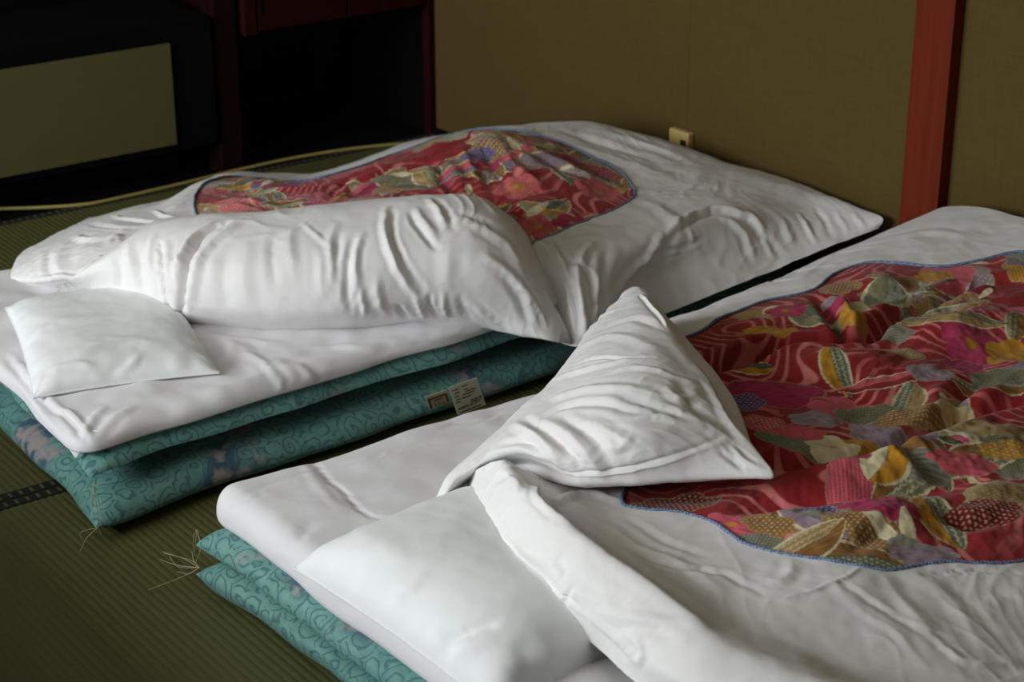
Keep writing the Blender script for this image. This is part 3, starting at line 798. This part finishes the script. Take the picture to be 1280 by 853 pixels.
L2S = [
 ([(285,272),(250,290),(232,325),(226,365),(225,398)], .010, -.016, 'r'), ([(268,272),(240,292),(220,325),(214,360)], .010, .010, 'r'), ([(300,272),(262,300),(244,335),(236,380)], .014, .010, 'r'),
 ([(240,318),(232,335),(230,345)], .006, .007, 'r'), ([(198,300),(197,335),(199,365),(205,385)], .007, -.010, 'r'), ([(190,290),(186,330),(190,370)], .010, .007, 'r'), ([(205,300),(208,340),(212,385)], .010, .008, 'r'),
 ([(160,300),(163,330),(170,365)], .012, .006, 'r'), ([(175,310),(176,340),(180,370)], .010, -.005, 'r'), ([(145,320),(150,340),(150,365)], .012, -.005, 'r'),
 ([(240,285),(225,310),(215,330)], .008, .006, 'r'),
 ([(285,272),(251,290),(233,325),(226,365),(222,402)], .010, -.020, 'c'), ([(198,300),(197,335),(199,365),(205,388)], .007, -.011, 'c'), ([(240,312),(232,332),(228,350)], .006, -.010, 'c'),
 ([(205,386),(212,396),(216,408)], .010, -.016, 'r'),
 # long pleats on the roll
 ([(443,300),(435,330),(434,360),(438,390)], .010, -.009, 'r'), ([(452,290),(444,320),(446,360)], .010, .009, 'r'),
 ([(482,255),(480,285),(490,320),(505,350),(525,375)], .010, .012, 'r'), ([(492,260),(490,290),(500,320),(515,345),(530,365)], .009, -.011, 'r'),
 ([(513,262),(520,280),(535,298),(545,310)], .008, -.010, 'r'), ([(520,256),(530,275),(545,295)], .010, .009, 'r'), ([(535,245),(548,258),(556,278)], .010, .010, 'r'), ([(545,248),(560,265),(566,285)], .010, -.006, 'r'),
 ([(420,275),(412,300),(415,330),(410,365)], .012, .006, 'r'), ([(425,290),(420,320),(424,350)], .010, -.006, 'r'), ([(380,275),(395,290),(408,305)], .007, .005, 'r'),
 ([(365,280),(362,310),(368,345)], .014, .005, 'r'), ([(345,285),(340,320),(345,360)], .014, -.005, 'r'), ([(400,310),(402,340),(400,370)], .012, .005, 'r'),
 ([(450,360),(455,385),(458,398)], .008, .008, 'r'), ([(470,350),(475,380),(485,400)], .012, .008, 'r'), ([(497,385),(503,395),(510,404)], .008, -.011, 'r'), ([(520,375),(527,392),(530,403)], .008, .010, 'r'),
 ([(538,370),(540,390),(548,403)], .007, -.010, 'r'), ([(555,368),(556,390),(560,402)], .008, .008, 'r'), ([(575,372),(580,392),(590,403)], .010, -.007, 'r'), ([(590,380),(605,395),(625,408)], .010, .007, 'r'),
 ([(580,270),(610,285),(640,310),(655,340)], .016, .007, 'r'), ([(610,320),(640,345),(660,375),(672,400)], .012, .008, 'r'), ([(630,345),(650,375),(660,405)], .012, -.007, 'r'), ([(650,350),(668,378),(682,405)], .008, .008, 'r'),
 ([(575,262),(600,272),(620,290)], .012, -.005, 'r'), ([(562,300),(560,335),(562,365)], .02, .005, 'r'), ([(310,300),(305,340),(308,385)], .02, .004, 'r'), ([(285,310),(278,350),(284,390)], .018, -.004, 'r'),
]
def sheet_patch(C, res, strokes, seed, angs, amp=.003):
    u, v = params(C, 0, res), params(C, 1, res)
    G = patch(C, u, v); N = normals(G)
    # outward: away from the middle of the fold
    ctr = G.mean((0, 1)); 
    if ((G-ctr)*N).sum() < 0: N = -N
    D = stroke_disp(G, strokes)+cover_noise(G, seed, amp)
    for ang, a in angs: D = D+crease_field(G, seed+ang*3, ang, a)
    return G+N*D[..., None]
GL2 = sheet_patch(L2, .0045, L2S, 31., [(math.radians(50), .0030)], .003)

def build_duvet(root_label, loc, body, fold, edge_pts, PV, PF, PC, piping_r):
    root = empty('duvet', loc); tag(root, root_label, 'duvet')
    G2, fc = body
    used = np.unique(fc); remap = np.full(G2.shape[0]*G2.shape[1], -1); remap[used] = np.arange(len(used))
    V = [G2.reshape(-1, 3)[used]]; Fq = [remap[fc]]; off = len(used)
    for g in fold:
        V.append(g.reshape(-1, 3)); Fq.append(gridfaces(*g.shape[:2], off)); off += g.shape[0]*g.shape[1]
    c = mesh('cover', np.concatenate(V), np.concatenate(Fq), M['cover']); adopt(c, root)
    p = mesh('patterned_panel', PV, PF, M['print'], None, True, PC); adopt(p, root); p['label'] = 'red floral patterned quilt showing through the cover opening'
    e = tube('piping', edge_pts, piping_r, M['piping'], None, True, 8); adopt(e, root); e['label'] = 'blue checked piping round the cover opening'
    return root
LPUF = [([(405,235),(450,222),(520,205),(545,200)], .03, -.015, 'r'), ([(540,200),(560,230),(575,255)], .02, -.012, 'r'), ([(575,180),(590,210),(605,240)], .016, .010, 'r'), ([(600,175),(615,205),(640,240)], .016, -.010, 'r'),
        ([(625,175),(645,205),(680,235)], .016, .010, 'r'), ([(650,180),(690,205),(730,225)], .02, -.012, 'r'), ([(330,235),(380,235),(420,228)], .02, .012, 'r'), ([(250,250),(300,255),(360,262)], .02, -.010, 'r'), ([(420,250),(440,225),(470,215)], .016, .012, 'r'), ([(540,185),(570,170),(620,168)], .03, .012, 'r')]
PV, PF, PC = duvet_panel(L1, polyL, uvL, .0036, LPUF, 5, .018, 420, (), 1.0, (.012, 6.0))
dl = build_duvet('white duvet with a red floral opening on the left bed, near edge rolled back', (2.3, 3.6, .2), (GL, FL_), [GL2], BL, PV, PF, PC, .0028)

# ---------------- right duvet
R1 = grid_of([
 [(585,602,.225),(585,642,.225),(600,687,.22),(643,726,.215),(695,770,.21),(747,812,.205),(790,850,.20),Wp(1.50,1.45,.19),Wp(1.5,1.15,.15)],
 [(603,584,.285),(615,625,.285),(642,670,.28),(688,718,.28),(742,762,.275),(797,803,.27),(850,850,.26),Wp(1.57,1.42,.25),Wp(1.57,1.12,.2)],
 [(630,576,.325),(662,612,.335),(695,645,.34),(745,688,.335),(800,728,.325),(855,768,.315),(905,808,.30),Wp(1.68,1.40,.28),Wp(1.68,1.1,.22)],
 [(662,588,.275),(697,620,.28),(737,650,.285),(787,686,.29),(842,717,.29),(902,752,.285),(962,792,.275),Wp(1.80,1.36,.265),Wp(1.8,1.08,.2)],
 [Wp(1.90,2.45,.22),Wp(1.88,2.33,.255),Wp(1.86,2.19,.275),Wp(1.86,2.05,.285),Wp(1.85,1.90,.295),Wp(1.85,1.74,.30),Wp(1.86,1.57,.295),Wp(1.87,1.34,.27),Wp(1.87,1.07,.2)],
 [Wp(2.08,2.62,.20),Wp(2.06,2.52,.26),Wp(2.04,2.38,.285),Wp(2.03,2.2,.295),Wp(2.02,2.0,.30),Wp(2.01,1.8,.31),Wp(2.01,1.6,.305),Wp(2.0,1.34,.28),Wp(2.0,1.07,.2)],
 [Wp(2.26,2.80,.19),Wp(2.25,2.73,.25),Wp(2.24,2.58,.285),Wp(2.22,2.35,.30),Wp(2.2,2.1,.305),Wp(2.2,1.85,.315),Wp(2.2,1.6,.31),Wp(2.2,1.33,.28),Wp(2.2,1.08,.2)],
 [Wp(2.50,2.83,.18),Wp(2.50,2.77,.235),Wp(2.48,2.60,.285),Wp(2.47,2.35,.305),Wp(2.46,2.1,.31),Wp(2.46,1.85,.32),Wp(2.46,1.6,.31),Wp(2.46,1.33,.28),Wp(2.46,1.08,.2)],
 [Wp(2.75,2.84,.19),Wp(2.75,2.78,.25),Wp(2.74,2.61,.30),Wp(2.73,2.36,.315),Wp(2.72,2.1,.32),Wp(2.72,1.85,.32),Wp(2.72,1.6,.31),Wp(2.72,1.33,.28),Wp(2.72,1.08,.2)],
 [Wp(3.00,2.85,.20),Wp(3.00,2.79,.27),Wp(2.99,2.63,.325),Wp(2.98,2.36,.34),Wp(2.98,2.1,.34),Wp(2.98,1.85,.335),Wp(2.98,1.6,.32),Wp(2.98,1.33,.28),Wp(2.98,1.08,.2)],
 [Wp(3.20,2.85,.20),Wp(3.20,2.79,.28),Wp(3.20,2.66,.345),Wp(3.20,2.40,.37),Wp(3.20,2.1,.37),Wp(3.20,1.85,.36),Wp(3.20,1.6,.34),Wp(3.20,1.33,.30),Wp(3.20,1.08,.2)],
])
R1S = [
 ([(677,598),(672,615),(685,630),(712,650)], .008, .008, 'r'), ([(680,610),(690,625),(705,628)], .008, -.012, 'r'), ([(690,632),(710,618),(740,614),(772,622)], .012, .010, 'r'),
 ([(700,640),(760,690),(830,745),(890,790)], .016, .006, 'r'), ([(720,640),(780,690),(850,740),(920,790)], .020, -.006, 'r'),
 ([(760,650),(800,680),(850,700),(900,735)], .012, .005, 'r'), ([(780,640),(830,672),(880,690)], .010, -.004, 'r'), ([(795,690),(850,705),(900,715),(960,745)], .008, -.005, 'r'),
 ([(1080,705),(1060,720),(1040,730),(1000,745),(950,755)], .006, .004, 'c'), ([(1040,732),(1080,765),(1120,790),(1160,840)], .010, .0022, 'r'), ([(1050,728),(1100,760),(1150,790)], .008, -.003, 'r'),
 ([(1100,712),(1120,740),(1150,775),(1170,790)], .014, .003, 'r'), ([(1140,715),(1180,740),(1210,780),(1230,810)], .018, .003, 'r'), ([(1150,717),(1210,714),(1280,718)], .005, -.004, 'c'),
 ([(1160,790),(1200,825),(1240,832),(1280,832)], .008, .004, 'r'), ([(1190,740),(1220,745),(1280,742)], .012, -.003, 'r'), ([(990,700),(985,720),(960,730)], .012, .004, 'r'),
 ([(625,675),(650,700),(690,735),(720,765)], .008, .004, 's'), ([(600,655),(620,690),(660,730)], .006, .004, 'c'), ([(698,700),(706,715),(698,730)], .006, -.004, 'r'), ([(718,735),(705,750),(700,765)], .006, -.004, 'r'), ([(700,690),(690,705),(700,718)], .006, .003, 'r'),
 ([(635,690),(660,705),(690,715)], .01, .004, 'r'), ([(690,720),(730,745),(790,765)], .012, .004, 'r'), ([(740,765),(800,775),(880,775)], .010, .004, 'r'), ([(760,790),(800,782),(840,800)], .012, -.004, 'r'), ([(730,775),(770,805),(790,830)], .010, .004, 'r'),
 ([(790,830),(800,820),(795,800)], .008, .006, 'r'), ([(615,600),(640,590),(660,605)], .010, -.004, 'r'), ([(625,585),(645,600),(640,620)], .008, .004, 'r'),
 ([(860,385),(930,352),(1010,330),(1050,325)], .010, .004, 'r'), ([(1000,345),(1040,315),(1100,300)], .012, .004, 'r'), ([(1080,300),(1150,285),(1220,290)], .02, .004, 'r'), ([(880,370),(950,350),(1000,345)], .008, -.004, 'r'),
]
RBpx = [(905,398),(960,376),(1018,364),(1045,340),(1090,327),(1180,331)]
def uv_of(C, X, Y):
    u = np.linspace(0, C.shape[0]-1, 221); v = np.linspace(0, C.shape[1]-1, 181)
    G = patch(C, u, v); d = (G[..., 0]-X)**2+(G[..., 1]-Y)**2
    i, j = np.unravel_index(np.argmin(d), d.shape); return (u[i], v[j])
def uv_px(C, x, y):
    u = np.linspace(0, C.shape[0]-1, 221); v = np.linspace(0, C.shape[1]-1, 181)
    G = patch(C, u, v); a, b2, d = to_px(G.reshape(-1, 3)); e = (a-x)**2+(b2-y)**2
    k = np.argmin(e); i, j = np.unravel_index(k, G.shape[:2]); return (u[i], v[j])
RB = [uv_px(R1, *p) for p in ((868,418),(905,396),(960,376),(1018,363),(1045,340),(1090,328),(1180,332))]
RB += [uv_of(R1, *p) for p in ((3.06,2.36),(3.10,2.12),(3.05,1.88),(2.85,1.68),(2.6,1.55),(2.4,1.54))]
RB += [uv_px(R1, *p) for p in ((1275,683),(1190,692),(1110,706),(1040,700),(985,694),(930,680),(890,654),(850,641),(805,636),(778,624))]
RB += [uv_of(R1, *p) for p in ((1.95,2.26),(2.1,2.42))]
R1[6:11, :2, 1] -= .018; R1[6:11, :2, 2] -= .014; R1[4:, 6, 2] -= .022; R1[4:, 7, 2] -= .075; R1[4:, 8, 2] -= .09; R1[3, 7, 2] -= .045    # the near side slopes away to the mats
GR, FR, BR, polyR, uvR = duvet_body(R1, .0045, RB, R1S, 41., [(math.radians(-40), .0020), (math.radians(60), .0012)])
RPUF = [([(868,450),(905,460),(975,430),(1070,422),(1092,408),(1135,390)], .030, -.040, 'r'), ([(1021,367),(1044,400),(1063,422)], .022, -.030, 'r'),
        ([(1075,418),(1122,392),(1175,369),(1215,352),(1280,345)], .026, -.034, 'r'), ([(960,585),(1057,574),(1092,565),(1142,545),(1188,522),(1226,506),(1280,494)], .030, -.040, 'r'),
        ([(1190,520),(1200,495),(1230,470)], .03, -.02, 'r'),
        ([(985,470),(1050,455),(1120,465)], .09, .030, 'r'), ([(1130,430),(1200,410),(1270,400)], .07, .028, 'r'), ([(1080,365),(1130,350)], .06, .022, 'r'), ([(910,410),(960,400)], .06, .02, 'r'), ([(1040,372),(1062,398)], .02, .018, 'r'),
        ([(1000,600),(1100,585),(1200,555),(1280,540)], .05, .022, 'r'), ([(900,640),(1000,620),(1100,610),(1280,590)], .03, -.016, 'r'), ([(980,660),(1080,650),(1200,640)], .05, .014, 'r'), ([(790,620),(860,615),(940,610)], .05, -.02, 'r'),
        ([(1060,690),(1090,675),(1110,660)], .02, -.012, 'r'), ([(1180,640),(1215,655),(1260,650)], .02, -.014, 'r'), ([(1110,560),(1160,590),(1220,590)], .02, -.012, 'r')]
RPUF = [(p_, w_*(1.15 if a_ > 0 else .95), a_*(1.5 if a_ < 0 else 1.35), k_) for p_, w_, a_, k_ in RPUF]
def mpos(x, y):
    a, b2 = uv_px(R1, x, y+6); p = patch(R1, np.array([a]), np.array([b2]))[0, 0]; return p[0], p[1]
def mk(kind, x, y, L, W, dirpx, ca, cb, tx):
    p = mpos(x, y); q = mpos(x+dirpx[0], y+dirpx[1])
    return (kind, p[0], p[1], L, W, math.atan2(q[1]-p[1], q[0]-p[0]), ca, cb, tx)
MAN = [mk('cloud',965,490,.20,.13,(30,0),'magenta','red','streak'), mk('cloud',930,500,.09,.08,(20,5),'purple','purple','dots'), mk('leaf',932,463,.12,.045,(30,-1),'green','ochre','hatch'),
       mk('flower',1050,508,.13,.12,(20,0),'pink','magenta','none'), mk('leaf',1040,470,.17,.055,(18,26),'green','ochre','scales'), mk('cloud',1018,525,.10,.08,(20,0),'lav','grey','streak'),
       mk('cloud',1088,515,.09,.13,(-5,20),'olive','green','hatch'), mk('cloud',1100,540,.14,.09,(20,5),'lav','grey','streak'), mk('flower',1072,553,.10,.09,(20,0),'ochre','brown','streak'), mk('cloud',1135,520,.07,.14,(20,20),'brown','tan','dots'),
       mk('cloud',985,555,.16,.08,(30,8),'grey','olive','hatch'), mk('flower',1040,558,.10,.09,(20,0),'cream','tan','none'), mk('cloud',955,535,.11,.07,(30,15),'pink','magenta','dots'), mk('cloud',1000,545,.10,.05,(30,0),'pink','red','none'),
       mk('leaf',1110,478,.20,.045,(40,-4),'pink','red','none'), mk('cloud',1125,443,.10,.06,(30,3),'tan','olive','dots'), mk('cloud',1160,470,.09,.09,(10,10),'lav','grey','streak'), mk('flower',1215,430,.12,.14,(20,0),'magenta','pink','streak'), mk('cloud',1200,450,.10,.08,(20,0),'magenta','magenta','streak'),
       mk('flower',1262,436,.10,.12,(20,0),'ochre','brown','none'), mk('cloud',1250,468,.12,.10,(20,0),'olive','grey','hatch'), mk('leaf',1180,410,.24,.05,(50,2),'olive','tan','none'), mk('cloud',1112,420,.10,.06,(30,0),'grey','lav','lines'), mk('leaf',1185,390,.16,.05,(40,-8),'grey','ochre','scales'), mk('cloud',1180,398,.09,.03,(40,-2),'purple','purple','dots'),
       mk('leaf',1108,372,.14,.10,(10,-25),'olive','grey','none'), mk('cloud',1052,355,.08,.09,(10,15),'brown','tan','dots'), mk('cloud',1045,374,.08,.06,(20,8),'lav','cream','none'), mk('flower',1038,385,.07,.07,(20,5),'magenta','pink','none'), mk('petal',1072,385,.09,.05,(10,22),'cream','cream',''), mk('cloud',1065,400,.08,.05,(20,10),'ochre','tan','streak'),
       mk('cloud',945,390,.11,.08,(20,0),'tan','olive','none'), mk('cloud',962,415,.13,.06,(30,-3),'ochre','brown','streak'), mk('leaf',1015,395,.13,.09,(25,12),'green','olive','lines'), mk('petal',960,385,.06,.035,(20,-15),'cream','cream',''), mk('flower',985,388,.09,.08,(20,0),'magenta','pink','streak'),
       mk('leaf',1168,640,.17,.075,(26,36),'green','ochre','scales'), mk('leaf',1012,648,.17,.07,(40,24),'grey','lav','none'), mk('cloud',938,673,.12,.09,(30,2),'grey','tan','hatch'), mk('cloud',1078,660,.15,.09,(40,18),'brown','tan','dots'), mk('leaf',1005,680,.17,.07,(40,-12),'tan','brown','scales'), mk('petal',1090,655,.13,.03,(30,18),'cream','cream',''),
       mk('cloud',1015,632,.14,.035,(40,3),'purple','lav','dots'), mk('flower',915,650,.12,.07,(30,6),'pink','magenta','streak'), mk('cloud',960,655,.11,.06,(30,10),'brown','ochre','dots'), mk('cloud',1100,640,.14,.08,(40,5),'magenta','red','streak'), mk('petal',1132,655,.07,.03,(4,20),'cream','cream',''), mk('cloud',1130,680,.06,.06,(20,0),'grey','lav','streak'), mk('cloud',1155,688,.12,.05,(40,-3),'lav','grey','streak'),
       mk('cloud',1255,620,.15,.10,(30,-6),'tan','cream','hatch'), mk('cloud',1230,635,.14,.07,(40,0),'dred','red','dots'), mk('leaf',1150,555,.20,.05,(50,-8),'grey','cream','none'), mk('cloud',1235,545,.16,.07,(50,-4),'tan','olive','none'), mk('cloud',1265,565,.14,.05,(50,0),'ochre','brown','dots'), mk('cloud',1150,587,.11,.07,(30,0),'grey','lav','lines'), mk('leaf',1105,588,.10,.08,(10,-14),'cream','ochre','none'), mk('cloud',1060,585,.09,.04,(30,0),'magenta','pink','hatch'), mk('cloud',1200,580,.13,.05,(50,0),'pink','pink','streak'), mk('cloud',845,622,.16,.09,(30,-3),'dred','brown','dots'), mk('cloud',1155,560,.05,.05,(10,0),'lav','purple','none')]
PV2, PF2, PC2 = duvet_panel(R1, polyR, uvR, .0024, RPUF, 9, .018, 210, MAN, 1.0, (.008, 6.0))
# turned-back corner
cols_ = [  # B crest, C, D, E hem
 [(544,622,.215),(548,626,.222),(553,630,.218),(560,633,.20)],
 [(561,592,.25),(569,594,.262),(578,598,.258),(586,601,.232)],
 [(603,555,.285),(613,561,.305),(632,571,.302),(652,579,.28)],
 [(654,509,.32),(664,535,.352),(690,569,.348),(717,597,.318)],
 [(678,490,.335),(706,520,.38),(745,560,.378),(783,597,.335)],
 [(712,450,.355),(750,490,.41),(800,543,.405),(850,592,.347)],
 [(733,418,.365),(785,460,.425),(850,520,.415),(905,589,.355)],
 [(752,398,.37),(808,436,.425),(878,506,.412),(941,588,.36)],
 [(765,384,.373),(818,420,.42),(892,503,.408),(963,587,.362)],
 [(776,374,.376),(823,408,.418),(884,483,.410),(943,570,.368)],
 [(784,365,.378),(826,398,.413),(866,446,.408),(917,500,.385)],
 [(795,360,.38),(820,384,.402),(845,412,.402),(867,433,.39)],
 [(806,363,.38),(812,369,.386),(817,375,.386),(823,383,.38)],
]
K = grid_of(cols_)
B_, E_ = K[:, 0], K[:, 3]
inw = B_-E_; inw[:, 2] = 0; inw /= np.linalg.norm(inw, axis=1, keepdims=True)+1e-9
A1 = B_+np.array([.018, .024, -.05]); A0 = B_+np.array([.01, .02, -.12]); A0[:, 2] = np.maximum(A0[:, 2], .17); A1[:, 2] = np.maximum(A1[:, 2], .185)
wq = np.clip(np.linalg.norm(B_-E_, axis=1)/.2, .15, 1)[:, None]
F0 = E_+inw*.012*wq+np.array([0, 0, -.020])*wq; F1_ = E_+inw*.06*wq+np.array([0, 0, -.042])*wq
FC = np.stack([A0, A1, B_, K[:, 1], K[:, 2], E_, F0, F1_], 1)
F1S = [
 ([(690,470),(740,455),(800,440)], .010, .006, 'r'), ([(712,455),(745,444),(815,443)], .006, -.005, 'r'), ([(660,515),(700,490),(760,480),(830,490)], .014, .007, 'r'), ([(655,530),(700,505),(750,500),(800,515)], .012, -.007, 'r'),
 ([(720,430),(765,415),(820,430)], .016, .005, 'r'), ([(740,410),(790,395),(835,410)], .014, -.005, 'r'), ([(760,460),(800,455),(870,475)], .010, .005, 'r'),
 ([(640,525),(665,540),(690,565),(705,590)], .012, .011, 'r'), ([(655,520),(685,540),(715,570),(728,592)], .010, -.010, 'r'), ([(680,520),(715,545),(740,575),(752,592)], .012, .010, 'r'), ([(700,515),(740,545),(765,580)], .010, -.007, 'r'), ([(735,520),(770,545),(800,560)], .012, .006, 'r'),
 ([(615,565),(650,560),(690,580)], .010, .006, 'r'), ([(620,555),(655,548),(685,560)], .012, -.006, 'r'), ([(700,592),(760,588),(830,572),(905,545)], .005, -.005, 'c'), ([(705,596),(765,593),(835,578),(908,552)], .005, .003, 'c'),
 ([(830,480),(850,495),(870,490)], .012, .006, 'r'), ([(850,470),(865,500),(895,520)], .014, -.005, 'r'), ([(870,450),(890,480),(905,510),(930,550)], .010, .005, 'r'), ([(845,510),(880,530),(915,550)], .014, .005, 'r'),
 ([(770,490),(820,505),(860,525)], .012, -.005, 'r'), ([(790,520),(830,520),(870,535)], .010, .004, 'r'), ([(760,555),(775,560),(790,548)], .008, .005, 'r'), ([(915,560),(930,575),(950,586)], .006, .004, 'r'), ([(900,565),(920,580),(930,588)], .006, -.004, 'r'),
 ([(800,364),(815,380),(832,402)], .006, .005, 's'), ([(545,625),(562,600),(590,572),(603,560)], .006, .004, 'r'),
]
GF = sheet_patch(FC, .0040, F1S, 51., [(math.radians(-25), .0026), (math.radians(-75), .0014)], .003)
dr = build_duvet('white duvet with a large red floral opening on the right bed, one corner folded back', (2.4, 2.0, .2), (GR, FR), [GF], BR, PV2, PF2, PC2, .0034)

# ------------------------------------------------------------------ small parts: corner threads, labels
def threads(parent, p, ends, seed):
    r = np.random.default_rng(seed)
    for k, e in enumerate(ends):
        p = np.array(p); e = np.array(e); mid = (p+e)/2+r.normal(0, .006, 3); mid[2] = max(mid[2], .004)
        pts = catmull(np.array([p, mid, e]), np.linspace(0, 2, 14), 0)
        tube('corner_thread', pts, .0006, M['thread'], parent, False, 4)
cU = at(117, 606, .11)
threads(lo2, cU, [at(122, 640, .06), at(126, 668, .012), at(128, 660, .03), at(130, 662, .02), at(131, 602, .115)], 1)
cL = at(122, 660, .035)
threads(lo1, cL, [at(133, 668, .004), at(105, 680, .003), at(100, 690, .003), at(128, 672, .003), at(134, 650, .03)], 2)
cR = at(249, 710, .045)
threads(ro1, cR, [at(205, 692, .004), at(200, 700, .004), at(212, 696, .004), at(185, 738, .003), at(222, 715, .004), at(240, 690, .05), at(203, 690, .006)], 3)
threads(ro2, at(246, 662, .08), [at(243, 690, .045), at(244, 705, .045), at(248, 680, .05)], 4)

hem = grid_of([[(76,545,.168),(86,560,.152),(95,574,.138)],[(90,544,.172),(97,556,.160),(101,566,.148)],[(102,541,.178),(106,550,.168),(107,557,.162)]])
hu_ = np.linspace(0, 2, 17)
hg = patch(hem, hu_, hu_); hf = mesh('hem_corner', hg.reshape(-1, 3), gridfaces(17, 17), M['sheet'], lo3)
hf.modifiers.new('thick', 'SOLIDIFY').thickness = .0015
hem = grid_of([[(103,541,.178),(105,551,.166),(106,556,.160)],[(114,538,.186),(117,553,.163),(118,557,.158)],[(126,538,.186),(129,552,.165),(130,555,.160)],[(131,540,.182),(133,548,.170),(132,550,.166)]])
hg = patch(hem, np.linspace(0, 3, 22), hu_); hf = mesh('hem_corner', hg.reshape(-1, 3), gridfaces(22, 17), M['sheet'], lo3)
hf.modifiers.new('thick', 'SOLIDIFY').thickness = .0015

# care label and small red-framed label sewn to the left bed's lower layer
def label_frame(px_tl, px_tr, px_bl, ztop, zbot):
    a, b2, c = at(*px_tl, ztop), at(*px_tr, ztop), at(*px_bl, zbot)
    ex = b2-a; ey = c-a
    return a, ex, ey, np.linalg.norm(ex), np.linalg.norm(ey)
def card(name, a, ex, ey, mat, parent, lift=0., th=.0008):
    n = np.cross(ey, ex); n /= np.linalg.norm(n)
    if n@(a-np.array([0, 0, CAMH])) > 0: n = -n
    p = [a, a+ex, a+ex+ey, a+ey]
    V = [q+n*lift for q in p]+[q+n*(lift+th) for q in p]
    return mesh(name, V, [(0,3,2,1),(4,5,6,7),(0,1,5,4),(1,2,6,5),(2,3,7,6),(3,0,4,7)], mat, parent, False), n
def sub(a, ex, ey, u0, v0, u1, v1): return a+ex*u0+ey*v0, ex*(u1-u0), ey*(v1-v0)
a, ex, ey, lx, ly = label_frame((561, 481), (596, 468), (573, 515), .105, .03)
off_ = np.array([-.018, -.024, .006]); a = a+off_
lab, n_ = card('care_label', a, ex, ey, M['lining'], lo1); lab['label'] = 'large white care label with grey printing'
for k, (u0, u1, v0) in enumerate([(.08,.30,.13),(.42,.62,.10),(.12,.30,.24),(.45,.60,.22),(.5,.85,.30),(.08,.25,.36),(.35,.8,.38),(.1,.26,.47),(.3,.62,.48),(.08,.24,.56),(.1,.85,.92)]):
    q = sub(a, ex, ey, u0, v0, u1, v0+.035)
    card('print_line', *q, M['ink'], lab, .0009, .0002)
for k in range(5):
    q = sub(a, ex, ey, .08+.075*k, .78-.006*k, .08+.075*k+.055, .85-.006*k); card('print_mark', *q, M['ink'], lab, .0009, .0002)
tc = bpy.data.curves.new('label_number', 'FONT'); tc.body = '297'; tc.size = 1.0
tc.offset = .02
tmp = bpy.data.objects.new('label_number_text', tc); col.objects.link(tmp); bpy.context.view_layer.update()
tm = bpy.data.meshes.new_from_object(tmp.evaluated_get(bpy.context.evaluated_depsgraph_get())); bpy.data.objects.remove(tmp)
tm.materials.clear(); to = link('label_number', tm, M['ink'])
from mathutils import Matrix, Vector
exn, eyn = Vector(ex/lx), Vector(-ey/ly); nn = Vector(n_)
eyn = (eyn-exn*eyn.dot(exn)).normalized()
p0 = Vector(a+ex*.47+ey*.83)+nn*.0013
s_ = lx*.27
to.matrix_world = Matrix((( exn.x*s_, eyn.x*s_, nn.x*s_, p0.x), (exn.y*s_, eyn.y*s_, nn.y*s_, p0.y), (exn.z*s_, eyn.z*s_, nn.z*s_, p0.z), (0, 0, 0, 1)))
to.parent = lab
a, ex, ey, lx, ly = label_frame((533, 493), (560, 484), (538, 508), .10, .05)
a = a+np.array([-.018, -.022, .007])
lb2, n2 = card('maker_label', a, ex, ey, M['lining'], lo1); lb2['label'] = 'small cream label with a red frame and orange marks'
for q in ((.06,.22,.15,1.),(.06,.22,.94,.36),(.85,.22,.94,.95)): card('red_frame', *sub(a, ex, ey, *q), M['redink'], lb2, .0009, .0002)
card('print_line', *sub(a, ex, ey, .3, .46, .72, .54), M['ink'], lb2, .0009, .0002)
for u in (.3, .48, .66):
    card('orange_mark', *sub(a, ex, ey, u, .64, u+.04, .92), M['orange'], lb2, .0009, .0002)
    card('orange_mark', *sub(a, ex, ey, u-.05, .74, u+.1, .80), M['orange'], lb2, .0009, .0002)
    card('orange_mark', *sub(a, ex, ey, u-.03, .88, u+.12, .95), M['orange'], lb2, .0009, .0002)
